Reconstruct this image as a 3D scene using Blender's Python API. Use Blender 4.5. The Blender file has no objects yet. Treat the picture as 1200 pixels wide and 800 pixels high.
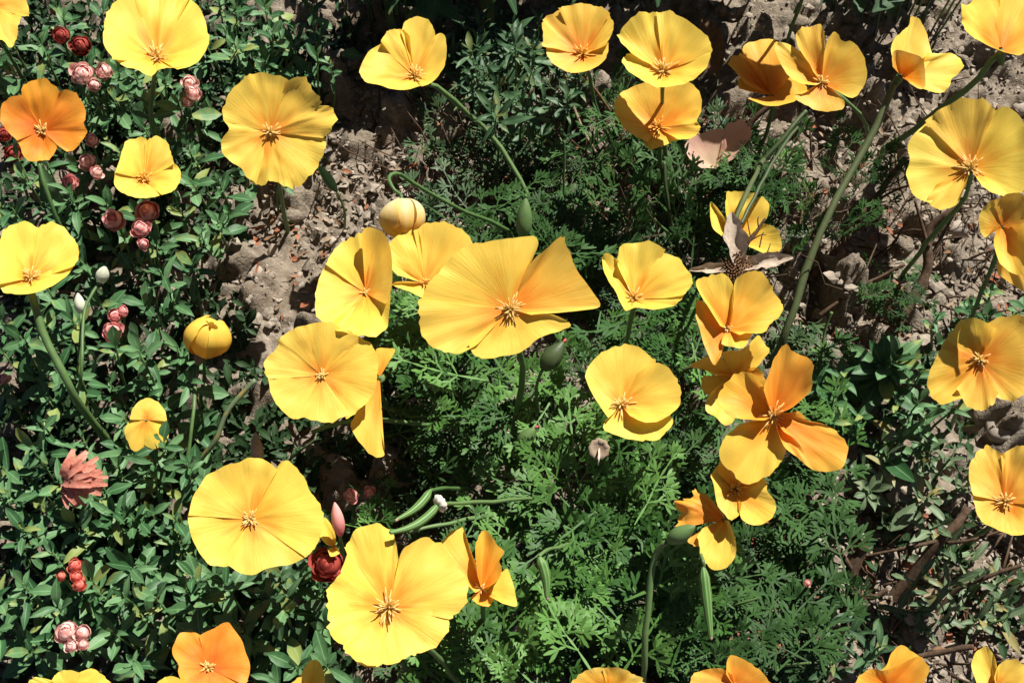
import bpy, math, random
import numpy as np
from mathutils import Vector, Matrix, noise as mnoise

random.seed(7)
RNG = np.random.default_rng(7)
SC = bpy.context.scene
COL = SC.collection

# ------------------------------------------------------------------ camera
R_ = math.radians
FOCAL, SENSOR = 40.0, 36.0
PITCH = R_(57.0)
TARGET = Vector((0, 0, 0.12))
CAM = TARGET + 0.76 * Vector((0, -math.cos(PITCH), math.sin(PITCH)))
FWD = (TARGET - CAM).normalized()
RIGHT = Vector((1, 0, 0))
UP = RIGHT.cross(FWD).normalized()
cd = bpy.data.cameras.new('camera'); cam = bpy.data.objects.new('camera', cd); COL.objects.link(cam)
cd.lens, cd.sensor_width = FOCAL, SENSOR
cd.clip_start, cd.clip_end = 0.01, 200.0
cam.matrix_world = Matrix(((RIGHT.x, UP.x, -FWD.x, CAM.x), (RIGHT.y, UP.y, -FWD.y, CAM.y), (RIGHT.z, UP.z, -FWD.z, CAM.z), (0, 0, 0, 1)))
SC.camera = cam

# ------------------------------------------------------------------ light
SUN_EL, SUN_AZ = R_(57), R_(40)
SUN = Vector((math.sin(SUN_AZ) * math.cos(SUN_EL), math.cos(SUN_AZ) * math.cos(SUN_EL), math.sin(SUN_EL)))
world = bpy.data.worlds.new('World'); SC.world = world; world.use_nodes = True
wn = world.node_tree; bg = wn.nodes['Background']
sky = wn.nodes.new('ShaderNodeTexSky'); sky.sky_type = 'NISHITA'; sky.sun_disc = False
sky.sun_elevation, sky.sun_rotation = SUN_EL, SUN_AZ
sky.air_density, sky.dust_density, sky.ozone_density = .3, .2, 1.0
wn.links.new(sky.outputs[0], bg.inputs[0]); bg.inputs[1].default_value = 0.05
sd = bpy.data.lights.new('sun', 'SUN'); sun = bpy.data.objects.new('sun', sd); COL.objects.link(sun)
sd.energy, sd.angle, sd.color = 5.0, R_(0.5), (1.0, 0.96, 0.88)
sun.rotation_mode = 'QUATERNION'; sun.rotation_quaternion = SUN.to_track_quat('Z', 'Y'); sun.location = SUN * 5
vs = SC.view_settings
vs.view_transform, vs.look, vs.exposure, vs.gamma = 'Standard', 'None', 0.85, 1.0
SC.cycles.max_bounces = 8; SC.cycles.diffuse_bounces = 2; SC.cycles.transmission_bounces = 4

# ------------------------------------------------------------------ helpers
def ray(px, py):
    x = (px - 600) / 1200 * SENSOR / FOCAL; y = (400 - py) / 1200 * SENSOR / FOCAL
    return (FWD + RIGHT * x + UP * y).normalized()
def at(px, py, z):
    d = ray(px, py); return CAM + d * ((z - CAM.z) / d.z)
def at_plane(px, py, P, N):
    d = ray(px, py); den = d.dot(N)
    return CAM + d * ((P - CAM).dot(N) / den)
def pxm(P): return (P - CAM).dot(FWD) * SENSOR / FOCAL / 1200        # metres per photo pixel at P

def tag(o, label, cat, group=None, kind=None):
    if label: o['label'] = label
    if cat: o['category'] = cat
    if group: o['group'] = group
    if kind: o['kind'] = kind
    return o
def thing(name, loc, label, cat, group=None):
    o = bpy.data.objects.new(name, None); COL.objects.link(o); o.location = loc; o.empty_display_size = .01
    return tag(o, label, cat, group)
def mesh(name, V, F, mat, uv=None, smooth=True):
    me = bpy.data.meshes.new(name); me.from_pydata([tuple(v) for v in V], [], F)
    if smooth: me.polygons.foreach_set('use_smooth', [True] * len(me.polygons))
    if uv is not None:
        lay = me.uv_layers.new(name='UVMap')
        idx = np.empty(len(me.loops), dtype=np.int32); me.loops.foreach_get('vertex_index', idx)
        lay.data.foreach_set('uv', np.asarray(uv, dtype=np.float32)[idx].ravel())
    if mat: me.materials.append(mat)
    me.update(); return me
def put(name, me, parent=None, M=None):
    o = bpy.data.objects.new(name, me); COL.objects.link(o)
    if parent: o.parent = parent
    if M is not None: o.matrix_local = M
    return o
def catmull(P, n, closed=False):
    P = [Vector(p) for p in P]; out = []
    m = len(P)
    seg = m - 1
    for i in range(n):
        t = i / (n - 1) * seg; k = min(int(t), seg - 1); t -= k
        p0 = P[max(k - 1, 0)]; p1 = P[k]; p2 = P[k + 1]; p3 = P[min(k + 2, m - 1)]
        out.append(0.5 * ((2 * p1) + (p2 - p0) * t + (2 * p0 - 5 * p1 + 4 * p2 - p3) * t * t + (3 * p1 - p0 - 3 * p2 + p3) * t ** 3))
    return out
def tube(path, radii, sides=7, V=None, F=None):
    if V is None: V, F = [], []
    n = len(path); b = len(V)
    T = (path[1] - path[0]).normalized(); A = T.orthogonal().normalized()
    for i in range(n):
        T = (path[min(i + 1, n - 1)] - path[max(i - 1, 0)]).normalized()
        A = (A - T * A.dot(T)).normalized(); B = T.cross(A)
        r = radii[i] if hasattr(radii, '__len__') else radii
        for k in range(sides):
            a = 2 * math.pi * k / sides; V.append(path[i] + (A * math.cos(a) + B * math.sin(a)) * r)
    for i in range(n - 1):
        for k in range(sides):
            k2 = (k + 1) % sides
            F.append((b + i * sides + k, b + i * sides + k2, b + (i + 1) * sides + k2, b + (i + 1) * sides + k))
    F.append(tuple(b + k for k in reversed(range(sides)))); F.append(tuple(b + (n - 1) * sides + k for k in range(sides)))
    return V, F
def lathe(profile, sides, axis, origin, ridge=0, nr=0, V=None, F=None):
    """profile: list of (distance along axis, radius); ridge > 0 flutes it nr times"""
    if V is None: V, F = [], []
    b = len(V); T = axis.normalized(); A = T.orthogonal().normalized(); B = T.cross(A)
    for h, r in profile:
        for k in range(sides):
            a = 2 * math.pi * k / sides; rr = r * (1 + ridge * math.cos(nr * a))
            V.append(origin + T * h + (A * math.cos(a) + B * math.sin(a)) * rr)
    for i in range(len(profile) - 1):
        for k in range(sides):
            k2 = (k + 1) % sides
            F.append((b + i * sides + k, b + i * sides + k2, b + (i + 1) * sides + k2, b + (i + 1) * sides + k))
    F.append(tuple(b + k for k in reversed(range(sides)))); F.append(tuple(b + (len(profile) - 1) * sides + k for k in range(sides)))
    return V, F

# ------------------------------------------------------------------ materials
class NT:
    def __init__(s, name):
        s.m = bpy.data.materials.new(name); s.m.use_nodes = True; s.t = s.m.node_tree; s.t.nodes.clear()
        s.out = s.t.nodes.new('ShaderNodeOutputMaterial')
    def n(s, typ, **kw):
        x = s.t.nodes.new(typ)
        for k, v in kw.items():
            if k.startswith('i_'):
                key = k[2:]; key = int(key) if key.isdigit() else key
                x.inputs[key].default_value = v
            else: setattr(x, k, v)
        return x
    def l(s, a, b): s.t.links.new(a, b)
    def ramp(s, src, stops):
        r = s.n('ShaderNodeValToRGB'); e = r.color_ramp.elements
        while len(e) < len(stops): e.new(0.5)
        for x, (p, c) in zip(e, stops): x.position = p; x.color = (*c, 1)
        s.l(src, r.inputs[0]); return r.outputs[0]
    def mix(s, fac, a, b, mode='MIX'):
        x = s.n('ShaderNodeMix', data_type='RGBA', blend_type=mode)
        for sock, v in ((x.inputs[0], fac), (x.inputs[6], a), (x.inputs[7], b)):
            if hasattr(v, 'is_output'): s.l(v, sock)
            else: sock.default_value = v if not isinstance(v, tuple) else (*v, 1)
        return x.outputs[2]
    def noise(s, vec, scale, detail=3, rough=.6):
        x = s.n('ShaderNodeTexNoise'); x.inputs['Scale'].default_value = scale; x.inputs['Detail'].default_value = detail
        x.inputs['Roughness'].default_value = rough
        if vec is not None: s.l(vec, x.inputs['Vector'])
        return x.outputs['Fac']
    def finish(s, color, rough=.5, spec=.3, transl=0.0, bump=None, bstr=.3, bdist=.001, tcol=None):
        p = s.n('ShaderNodeBsdfPrincipled'); p.inputs['Roughness'].default_value = rough; p.inputs['Specular IOR Level'].default_value = spec
        s.l(color, p.inputs['Base Color'])
        if bump is not None:
            b = s.n('ShaderNodeBump'); b.inputs['Strength'].default_value = bstr; b.inputs['Distance'].default_value = bdist
            s.l(bump, b.inputs['Height']); s.l(b.outputs[0], p.inputs['Normal'])
        if transl:
            t = s.n('ShaderNodeBsdfTranslucent'); s.l(tcol if tcol is not None else color, t.inputs[0])
            m = s.n('ShaderNodeMixShader'); m.inputs[0].default_value = transl
            s.l(p.outputs[0], m.inputs[1]); s.l(t.outputs[0], m.inputs[2]); s.l(m.outputs[0], s.out.inputs[0])
        else: s.l(p.outputs[0], s.out.inputs[0])
        return s.m

def petal_mat(name, edge, mid, base, b1=.22, b2=.62, transl=.34, spec=.25):
    s = NT(name); uv = s.n('ShaderNodeTexCoord').outputs['UV']; sep = s.n('ShaderNodeSeparateXYZ'); s.l(uv, sep.inputs[0])
    mp = s.n('ShaderNodeMapping'); mp.inputs['Scale'].default_value = (60, 2.2, 1); s.l(uv, mp.inputs[0])
    rnd = s.n('ShaderNodeObjectInfo').outputs['Random']
    ad = s.n('ShaderNodeVectorMath', operation='ADD'); s.l(mp.outputs[0], ad.inputs[0]); s.l(rnd, ad.inputs[1])
    streak = s.noise(ad.outputs[0], 1.0, 4, .65)
    mp2 = s.n('ShaderNodeMapping'); mp2.inputs['Scale'].default_value = (4.5, 1.6, 1); s.l(uv, mp2.inputs[0])
    ad2 = s.n('ShaderNodeVectorMath', operation='ADD'); s.l(mp2.outputs[0], ad2.inputs[0]); s.l(rnd, ad2.inputs[1])
    broad = s.noise(ad2.outputs[0], 1.0, 2, .5)
    m1 = s.n('ShaderNodeMath', operation='MULTIPLY_ADD'); s.l(streak, m1.inputs[0]); m1.inputs[1].default_value = .26; s.l(sep.outputs[1], m1.inputs[2])
    m2 = s.n('ShaderNodeMath', operation='MULTIPLY_ADD'); s.l(broad, m2.inputs[0]); m2.inputs[1].default_value = .95; s.l(m1.outputs[0], m2.inputs[2])
    m3 = s.n('ShaderNodeMath', operation='SUBTRACT'); s.l(m2.outputs[0], m3.inputs[0]); m3.inputs[1].default_value = .60
    c = s.ramp(m3.outputs[0], [(0.0, base), (b1, base), (b2, mid), (.95, edge)])
    dk = s.ramp(streak, [(.28, (.93, .85, .74)), (.55, (1, 1, 1))])
    c = s.mix(.55, c, dk, 'MULTIPLY')
    hv = s.n('ShaderNodeHueSaturation'); mr = s.n('ShaderNodeMapRange'); s.l(rnd, mr.inputs[0]); mr.inputs[3].default_value = .491; mr.inputs[4].default_value = .506
    s.l(mr.outputs[0], hv.inputs['Hue']); s.l(c, hv.inputs['Color'])
    return s.finish(hv.outputs[0], .5, spec, transl, streak, .45, .0007)
Y = petal_mat('petal_yellow', (.93, .675, .108), (.92, .59, .078), (.88, .36, .035), .12, .46)
G = petal_mat('petal_golden', (.93, .62, .098), (.91, .51, .066), (.86, .30, .028), .16, .58)
O = petal_mat('petal_orange', (.90, .49, .065), (.88, .39, .045), (.80, .25, .022), .15, .7)
T = petal_mat('petal_tangerine', (.90, .39, .045), (.88, .31, .030), (.80, .19, .015), .15, .7)
BUDM = petal_mat('petal_bud_cream', (.85, .46, .07), (.86, .58, .17), (.86, .74, .42), .25, .7)
PK = petal_mat('petal_faded_pink', (.74, .47, .38), (.68, .40, .31), (.7, .5, .32), .2, .75)
PL = petal_mat('petal_pale', (.80, .55, .12), (.80, .45, .06), (.78, .30, .02), .2, .75)

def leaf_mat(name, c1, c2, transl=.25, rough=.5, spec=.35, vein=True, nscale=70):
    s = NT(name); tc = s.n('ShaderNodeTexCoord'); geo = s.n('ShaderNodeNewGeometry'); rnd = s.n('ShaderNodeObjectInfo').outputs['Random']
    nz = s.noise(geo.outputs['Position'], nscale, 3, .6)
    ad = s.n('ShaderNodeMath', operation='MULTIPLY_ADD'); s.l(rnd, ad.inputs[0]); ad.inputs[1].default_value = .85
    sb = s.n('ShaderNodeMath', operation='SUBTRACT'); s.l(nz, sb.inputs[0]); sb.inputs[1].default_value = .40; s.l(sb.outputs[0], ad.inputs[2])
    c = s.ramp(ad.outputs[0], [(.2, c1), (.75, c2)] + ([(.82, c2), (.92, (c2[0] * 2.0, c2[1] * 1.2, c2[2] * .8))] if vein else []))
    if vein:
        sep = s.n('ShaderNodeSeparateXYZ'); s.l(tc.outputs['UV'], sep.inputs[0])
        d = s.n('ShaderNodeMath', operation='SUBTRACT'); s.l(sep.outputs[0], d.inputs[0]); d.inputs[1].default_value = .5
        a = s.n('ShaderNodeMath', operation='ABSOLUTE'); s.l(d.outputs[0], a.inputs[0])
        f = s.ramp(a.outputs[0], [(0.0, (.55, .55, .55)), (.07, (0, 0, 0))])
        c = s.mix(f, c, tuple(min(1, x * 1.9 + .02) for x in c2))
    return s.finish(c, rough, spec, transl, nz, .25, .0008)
LEAF = leaf_mat('leaf_blue_green', (.034, .098, .034), (.105, .212, .088), transl=.12, spec=.25)
UNDER = leaf_mat('leaf_painted_shade', (.013, .030, .011), (.026, .056, .021), transl=.05, spec=.15)  # leaf green darkened so the gaps between plants read as black shade
LEAFD = leaf_mat('leaf_dark_green', (.035, .085, .035), (.07, .14, .06))
LEAFG = leaf_mat('leaf_grey_green', (.08, .13, .06), (.15, .21, .11))
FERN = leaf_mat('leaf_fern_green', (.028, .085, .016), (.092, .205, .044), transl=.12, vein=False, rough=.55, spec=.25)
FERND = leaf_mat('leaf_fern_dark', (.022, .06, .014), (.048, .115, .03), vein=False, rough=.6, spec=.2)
STEM = leaf_mat('stem_green', (.055, .115, .03), (.10, .17, .055), vein=False, transl=0, nscale=120)
STEMD = leaf_mat('stem_dark', (.045, .07, .025), (.08, .10, .04), vein=False, transl=0, nscale=160)
POD = None
def simple(name, c1, c2, rough=.6, spec=.2, scale=120, transl=0, bstr=.3):
    s = NT(name); geo = s.n('ShaderNodeNewGeometry'); nz = s.noise(geo.outputs['Position'], scale, 4, .65)
    return s.finish(s.ramp(nz, [(.3, c1), (.7, c2)]), rough, spec, transl, nz, bstr, .001)
def ridged(name, c1, c2, k):
    s = NT(name); uv = s.n('ShaderNodeTexCoord').outputs['UV']; sep = s.n('ShaderNodeSeparateXYZ'); s.l(uv, sep.inputs[0])
    m = s.n('ShaderNodeMath', operation='MULTIPLY'); s.l(sep.outputs[0], m.inputs[0]); m.inputs[1].default_value = 2 * math.pi * k
    q = s.n('ShaderNodeMath', operation='COSINE'); s.l(m.outputs[0], q.inputs[0])
    a = s.n('ShaderNodeMath', operation='MULTIPLY_ADD'); s.l(q.outputs[0], a.inputs[0]); a.inputs[1].default_value = .5; a.inputs[2].default_value = .5
    return s.finish(s.ramp(a.outputs[0], [(.45, c1), (.8, c2)]), .5, .3)
PODM = ridged('pod_striped', (.06, .15, .035), (.17, .27, .085), 8)
BARK = simple('bark_brown', (.045, .028, .018), (.13, .085, .055), .8, .1, 260)
DRY = simple('dry_tan', (.24, .17, .11), (.42, .32, .23), .8, .1, 200, .15)
DRYB = simple('dry_brown', (.10, .055, .03), (.22, .13, .07), .8, .1, 200)
DRYR = simple('dry_russet', (.22, .07, .035), (.38, .16, .09), .8, .1, 150, .15)
def rose_mat(name, base, tip):
    s = NT(name); uv = s.n('ShaderNodeTexCoord').outputs['UV']; sep = s.n('ShaderNodeSeparateXYZ'); s.l(uv, sep.inputs[0])
    geo = s.n('ShaderNodeNewGeometry'); nz = s.noise(geo.outputs['Position'], 350, 3, .6)
    m = s.n('ShaderNodeMath', operation='MULTIPLY_ADD'); s.l(nz, m.inputs[0]); m.inputs[1].default_value = .5; s.l(sep.outputs[1], m.inputs[2])
    return s.finish(s.ramp(m.outputs[0], [(.25, base), (1.1 if False else .98, tip)]), .6, .2, .2)
PINK = rose_mat('bud_pink', (.64, .13, .13), (.90, .44, .41))
PALEPINK = rose_mat('bud_pale_pink', (.66, .22, .20), (.92, .58, .52))
BRED = rose_mat('bud_bright_red', (.55, .03, .03), (.80, .22, .16))
RED = rose_mat('bud_dark_red', (.12, .010, .010), (.36, .06, .045))
SALMON = simple('bloom_salmon', (.50, .13, .09), (.68, .33, .24), .55, .2, 260, .2)
WHITE = simple('bud_white', (.50, .55, .38), (.72, .72, .60), .6, .2, 200)
CREAM = simple('rim_cream', (.55, .48, .36), (.75, .68, .55), .7, .2, 400)
STAM = simple('stamen_yellow', (.93, .62, .14), (.96, .80, .40), .5, .2, 300, .4)
STAMO = simple('stamen_orange', (.88, .40, .05), (.94, .60, .14), .5, .2, 300, .2)
STONE = simple('stone_grey', (.22, .18, .15), (.40, .34, .28), .9, .1, 90)

def soil_mat():
    s = NT('soil'); geo = s.n('ShaderNodeNewGeometry'); P = geo.outputs['Position']
    a = s.noise(P, 14, 4, .6); b = s.noise(P, 90, 6, .7); c3 = s.noise(P, 420, 3, .7)
    c = s.ramp(b, [(.28, (.10, .08, .062)), (.5, (.25, .21, .165)), (.72, (.40, .35, .28))])
    c = s.mix(s.ramp(a, [(.35, (0, 0, 0)), (.7, (.6, .6, .6))]), c, (.19, .145, .105))
    c = s.mix(.5, c, s.ramp(c3, [(.3, (.55, .5, .45)), (.6, (1, 1, 1))]), 'MULTIPLY')
    mx = s.n('ShaderNodeMath', operation='ADD'); s.l(b, mx.inputs[0]); s.l(c3, mx.inputs[1])
    return s.finish(c, .95, .05, 0, mx.outputs[0], .8, .003)
SOIL = soil_mat()
CRUMB = simple('crumb_tan', (.15, .12, .095), (.38, .325, .26), .95, .05, 150)
DRYP = simple('dry_pale', (.36, .27, .20), (.62, .51, .40), .8, .1, 200, .25)

# ------------------------------------------------------------------ ground
def vnoise(x, y, seed):
    r = np.random.default_rng(seed); n = 256; g = r.random((n, n))
    xi = np.floor(x).astype(int); yi = np.floor(y).astype(int); fx = x - xi; fy = y - yi
    fx = fx * fx * (3 - 2 * fx); fy = fy * fy * (3 - 2 * fy)
    q = lambda i, j: g[i % n, j % n]
    return (q(xi, yi) * (1 - fx) + q(xi + 1, yi) * fx) * (1 - fy) + (q(xi, yi + 1) * (1 - fx) + q(xi + 1, yi + 1) * fx) * fy
def far(a, b, n): return np.geomspace(a, b, n)
xs = np.concatenate([-.66 - far(.01, 40, 28)[::-1], np.arange(-.66, .6601, .003), .66 + far(.01, 40, 28)])
ys = np.concatenate([-.36 - far(.01, 40, 28)[::-1], np.arange(-.36, .7401, .003), .74 + far(.01, 40, 28)])
X, Yg = np.meshgrid(xs, ys)
Z = .018 * (vnoise(X * 9, Yg * 9, 1) - .5) + .014 * (vnoise(X * 28, Yg * 28, 2) - .5) + .010 * (vnoise(X * 85, Yg * 85, 3) - .5) + .006 * (vnoise(X * 170, Yg * 170, 4) - .5)
for k in range(4200):
    cx, cy = RNG.uniform(-.65, .65), RNG.uniform(-.35, .73); r = min(.022, .0035 + RNG.pareto(2.0) * .004)
    i0, i1 = np.searchsorted(xs, [cx - r * 1.3, cx + r * 1.3]); j0, j1 = np.searchsorted(ys, [cy - r * 1.3, cy + r * 1.3])
    if i1 - i0 < 2 or j1 - j0 < 2: continue
    sx, sy = X[j0:j1, i0:i1], Yg[j0:j1, i0:i1]
    a = RNG.uniform(0, 3.14); dx = (sx - cx) * math.cos(a) + (sy - cy) * math.sin(a); dy = -(sx - cx) * math.sin(a) + (sy - cy) * math.cos(a)
    d = np.sqrt(dx ** 2 + (dy * RNG.uniform(1, 1.6)) ** 2) * (1 + .5 * (vnoise(sx * 160, sy * 160, 5) - .5))
    b = np.sqrt(np.clip(r * r - d * d, 0, None)) * .95
    Z[j0:j1, i0:i1] += b
Z[(np.abs(X) > .9) | (Yg < -.6) | (Yg > 1.0)] = 0
nx_, ny_ = len(xs), len(ys)
V = np.stack([X.ravel(), Yg.ravel(), Z.ravel()], 1)
ii = (np.arange(ny_ - 1)[:, None] * nx_ + np.arange(nx_ - 1)[None, :]).ravel()
F = np.stack([ii, ii + 1, ii + nx_ + 1, ii + nx_], 1)
me = bpy.data.meshes.new('ground'); me.vertices.add(len(V)); me.vertices.foreach_set('co', V.ravel())
me.loops.add(F.size); me.loops.foreach_set('vertex_index', F.ravel().astype(np.int32)); me.polygons.add(len(F))
me.polygons.foreach_set('loop_start', np.arange(0, F.size, 4, dtype=np.int32)); me.update(calc_edges=True)
me.polygons.foreach_set('use_smooth', np.ones(len(F), dtype=bool)); me.materials.append(SOIL)
tag(put('ground', me), 'crumbly pale brown garden soil under the plants', 'ground', None, 'structure')
def ground_z(x, y):
    return float(Z[min(np.searchsorted(ys, y), ny_ - 1), min(np.searchsorted(xs, x), nx_ - 1)])
def on_ground(px, py):
    p = at(px, py, 0)
    for _ in range(2): p = at(px, py, ground_z(p.x, p.y))
    return p

# ------------------------------------------------------------------ poppies
def petal_mesh(C, org, N, pts, lift, mat, s, p=1.2, off=0.0, ruf=1.0, seed=0, nv=11):
    rr = random.Random(seed); ruf *= rr.uniform(.75, 1.5)
    n = max(21, int(len(pts) * 3.4))
    E2 = catmull([(q[0], q[1], q[2] if len(q) > 2 else 0) for q in pts], n)
    ph, ph2 = rr.uniform(0, 6.28), rr.uniform(0, 6.28)
    V, UV, F = [], [], []
    for i, e in enumerate(E2):
        u = i / (n - 1)
        mid = math.sin(math.pi * u) ** .5 if 0 < u < 1 else 0
        E = at_plane(e[0], e[1], C + N * ((lift + e[2]) * s), N)
        r = E - C; h = r.dot(N); q = r - N * h
        jag = ruf * (.034 * mnoise.noise(Vector((u * 8 + seed, 0, 0))) + .040 * mnoise.noise(Vector((u * 26, seed, 0))))
        L = q.length
        for j in range(nv):
            v = .05 + .95 * j / (nv - 1)
            rip = (math.sin(u * 13 + ph) * .014 + math.sin(u * 27 + ph2) * .014 + mnoise.noise(Vector((u * 17, seed, 1.7))) * .03) * ruf * v ** 5 * L
            fold = math.sin(u * 5.2 + ph2) * .022 * ruf * L * math.sin(math.pi * v)
            wob = (mnoise.noise(Vector((u * 3 + seed, v * 2.5, ph))) * .07) * ruf * L * v
            rip += mnoise.noise(Vector((u * 11 + seed, v * 5, 3.3))) * .020 * ruf * L * v
            P = C + q * (v * (1 + jag * v ** 6)) + N * (h * v ** p + rip + fold + wob + off * s * v)
            if j >= nv - 2:
                pass
            V.append(P - org); UV.append((u, v))
    for i in range(n - 1):
        for j in range(nv - 1):
            a = i * nv + j; F.append((a, a + nv, a + nv + 1, a + 1))
    return mesh('petal', V, F, mat, UV)

def stamens_mesh(C, org, N, s, length, count, spread, mat, seed=0, curl=.8):
    rr = random.Random(seed); A = N.orthogonal().normalized(); B = N.cross(A); V, F = [], []
    count = int(count * 1.8); length *= .76; spread = min(1.48, spread + .6)
    for k in range(count):
        a = k * 2.39996 + rr.uniform(-.3, .3); sp = spread * math.sqrt((k + .7) / count) * rr.uniform(.8, 1.15)
        d = (N * math.cos(sp) + (A * math.cos(a) + B * math.sin(a)) * math.sin(sp)).normalized()
        L = length * s * rr.uniform(.5, 1.1); side = A * rr.uniform(-1, 1) + B * rr.uniform(-1, 1)
        path = [C - org + d * (L * t) + side * (L * curl * .35 * t * t) for t in (.08, .4, .7, 1.0)]
        tube(path, [.42 * s, .55 * s, .95 * s, .5 * s], 5, V, F)
    return mesh('stamens', V, F, mat)

POPPIES = 'california poppies in the bed'
def stem_part(path3, r0, r1, org, root, mat=None, n=16, name='stem'):
    P = catmull(path3, n); P = [p - org for p in P]
    rad = [r0 + (r1 - r0) * i / (n - 1) for i in range(n)]
    for i in range(1, n - 1):
        w = org + P[i]; P[i] = P[i] + Vector((mnoise.noise(w * 45), mnoise.noise(w * 45 + Vector((5, 0, 0))), 0)) * r0 * .9
        rad[i] *= 1 + .25 * mnoise.noise(w * 110)
    V, F = tube(P, rad, 8); return put(name, mesh(name, V, F, mat or STEM), root)

FID = [0]
def flower(label, c, z, n, lift, mat, petals, stem=None, st=(13, 16, .75), stmat=None, p=1.2, ruf=1.0, foot=None, name='poppy_flower', cat='flower', sr=1.0, sm=None, group=POPPIES):
    FID[0] += 1; sd_ = FID[0] * 17
    C = at(c[0], c[1], z); t = (CAM - C).normalized(); N = (t + RIGHT * n[0] + UP * n[1]).normalized(); s = pxm(C)
    r0 = .0014 * sr
    if stem:
        path = [C, C - N * .011] + [at(*q) for q in stem]
        last = path[-1]; g = ground_z(last.x, last.y)
        if last.z > g + .02:
            path.append(Vector((last.x + (last.x - path[-2].x) * .4, last.y + (last.y - path[-2].y) * .4 + .006, (last.z + g) * .45)))
            path.append(Vector((path[-1].x, path[-1].y + .004, g - .004)))
    else:
        rr = random.Random(sd_)
        h = C.z; k = foot or (rr.uniform(-.015, .015), rr.uniform(-.005, .03))
        b = Vector((C.x - N.x * h * .35 + k[0], C.y - N.y * h * .35 + k[1], 0)); b.z = ground_z(b.x, b.y) - .004
        path = [C, C - N * (.2 * h) + Vector((0, 0, -.06 * h)), C.lerp(b, .55) - N * (.06 * h), b]
    org = path[-1].copy()
    root = thing(name, org, label, cat, group)
    for k, pe in enumerate(petals):
        o = pe[1] if len(pe) == 2 and isinstance(pe[1], dict) else {}
        pts = pe[0] if o or (len(pe) == 2 and isinstance(pe[1], dict)) else pe
        me = petal_mesh(C, org, N, pts, o.get('lift', lift), o.get('mat', mat), s, o.get('p', p), o.get('off', (k % 2) * 1.6), o.get('ruf', ruf), sd_ + k)
        put('petal', me, root)
    if st: put('stamens', stamens_mesh(C, org, N, s, st[0], st[1], st[2], stmat or STAM, sd_), root)
    d = (path[1] - path[0]).normalized()
    V, F = lathe([(-.0004, .0006), (.0006, .0030), (.0014, .0036), (.0022, .0022), (.007, r0 * 1.1)], 10, d, C - org - N * .0006)
    put('receptacle', mesh('receptacle', V, F, STEM), root)
    stem_part(path, r0, r0 * 1.35, org, root, sm)
    return root

D = dict
flower('unseen yellow poppy added beyond the top edge to shade the dark orange poppy', (945, -46), .195, (0, .4), 10, Y, [  # out of view, added to shade the dark orange poppy
    [(888, -34), (884, -64), (905, -94), (940, -102), (955, -89)], [(945, -96), (985, -94), (1005, -64), (1000, -34), (985, -24)], [(995, -34), (985, -14), (955, -4), (915, -8), (895, -22), (888, -42)]])
flower('yellow poppy petals cut off by the top left corner', (-12, 6), .13, (0, .5), 14, Y, [
    [(-30, 30), (-14, 44), (4, 50), (12, 55), (19, 46), (22, 30), (25, 18)], [(24, 18), (33, 20), (32, 5), (20, -14), (0, -22)], [(2, -22), (-25, -20), (-45, 0), (-32, 30)]])
flower('wide yellow cup poppy cropped by the top edge, its stem showing below', (184, 68), .15, (0, .75), 22, Y, [
    [(132, 72), (122, 50), (121, 32), (126, 14), (140, 0), (160, -5)], [(150, -3), (178, -10), (206, -8), (224, -1)],
    [(216, -4), (236, 12), (243, 38), (244, 56), (228, 76), (208, 82)], ([(224, 78), (206, 82), (190, 82), (178, 90), (158, 82), (134, 71), (126, 58)], D(lift=16))],
    stem=[(180, 92, .14), (178, 140, .11)], st=(22, 18, .6))
flower('deep orange poppy with rounded lobes at the left edge near the top', (49, 153), .135, (-.05, .15), 10, T, [
    [(24, 112), (28, 100), (40, 94), (50, 92), (60, 97), (71, 108)], [(70, 108), (80, 106), (93, 115), (101, 133), (98, 146), (102, 156), (93, 170), (80, 178), (67, 170)],
    [(67, 170), (60, 185), (46, 189), (31, 187), (22, 170), (18, 162)], [(20, 165), (6, 151), (0, 136), (3, 122), (13, 114), (25, 112)]],
    stem=[(47, 192, .125), (65, 252, .10)], st=(13, 14, .7))
flower('small yellow cup poppy below and right of the orange one in the upper left', (169, 210), .12, (0, .55), 14, Y, [
    [(135, 202), (139, 190), (147, 167), (159, 161), (171, 163), (175, 172)], [(170, 167), (180, 161), (194, 166), (201, 182), (204, 193)],
    [(200, 188), (211, 198), (211, 212), (203, 224), (190, 229)], ([(197, 226), (180, 232), (163, 233), (146, 229), (134, 217), (135, 202)], D(lift=9))], st=(15, 18, .7), stmat=STAMO)
flower('large flat round yellow poppy facing up beside the bare soil in the upper left', (317, 155), .17, (0, .1), 9, Y, [
    [(262, 142), (261, 128), (268, 110), (280, 98), (288, 89), (300, 86), (313, 86), (326, 88), (338, 94)], [(335, 95), (352, 90), (364, 102), (374, 114), (378, 124), (390, 127), (394, 137), (389, 151), (378, 162)],
    [(380, 158), (381, 172), (377, 188), (366, 204), (350, 217), (338, 221), (326, 214), (315, 212), (305, 218), (292, 214)], [(300, 216), (289, 208), (281, 195), (268, 189), (260, 176), (261, 163), (268, 150), (262, 140)]], st=(15, 22, .8))
flower('yellow cup poppy leaning left on a thick stem over the dark soil at the top', (486, 90), .16, (.1, .55), 18, Y, [
    [(496, 101), (476, 106), (452, 104), (431, 98), (422, 90), (423, 78), (432, 60), (448, 50)], [(446, 52), (452, 40), (460, 36), (471, 34), (480, 45)],
    [(470, 38), (475, 25), (486, 20), (499, 22), (508, 34), (510, 45)], [(507, 44), (516, 39), (522, 48), (523, 65), (520, 80), (508, 96), (494, 102)]],
    stem=[(507, 98, .145), (545, 130, .11), (575, 158, .085), (616, 222, .06), (628, 262, .04)], st=(19, 18, .55), sr=1.25)
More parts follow.
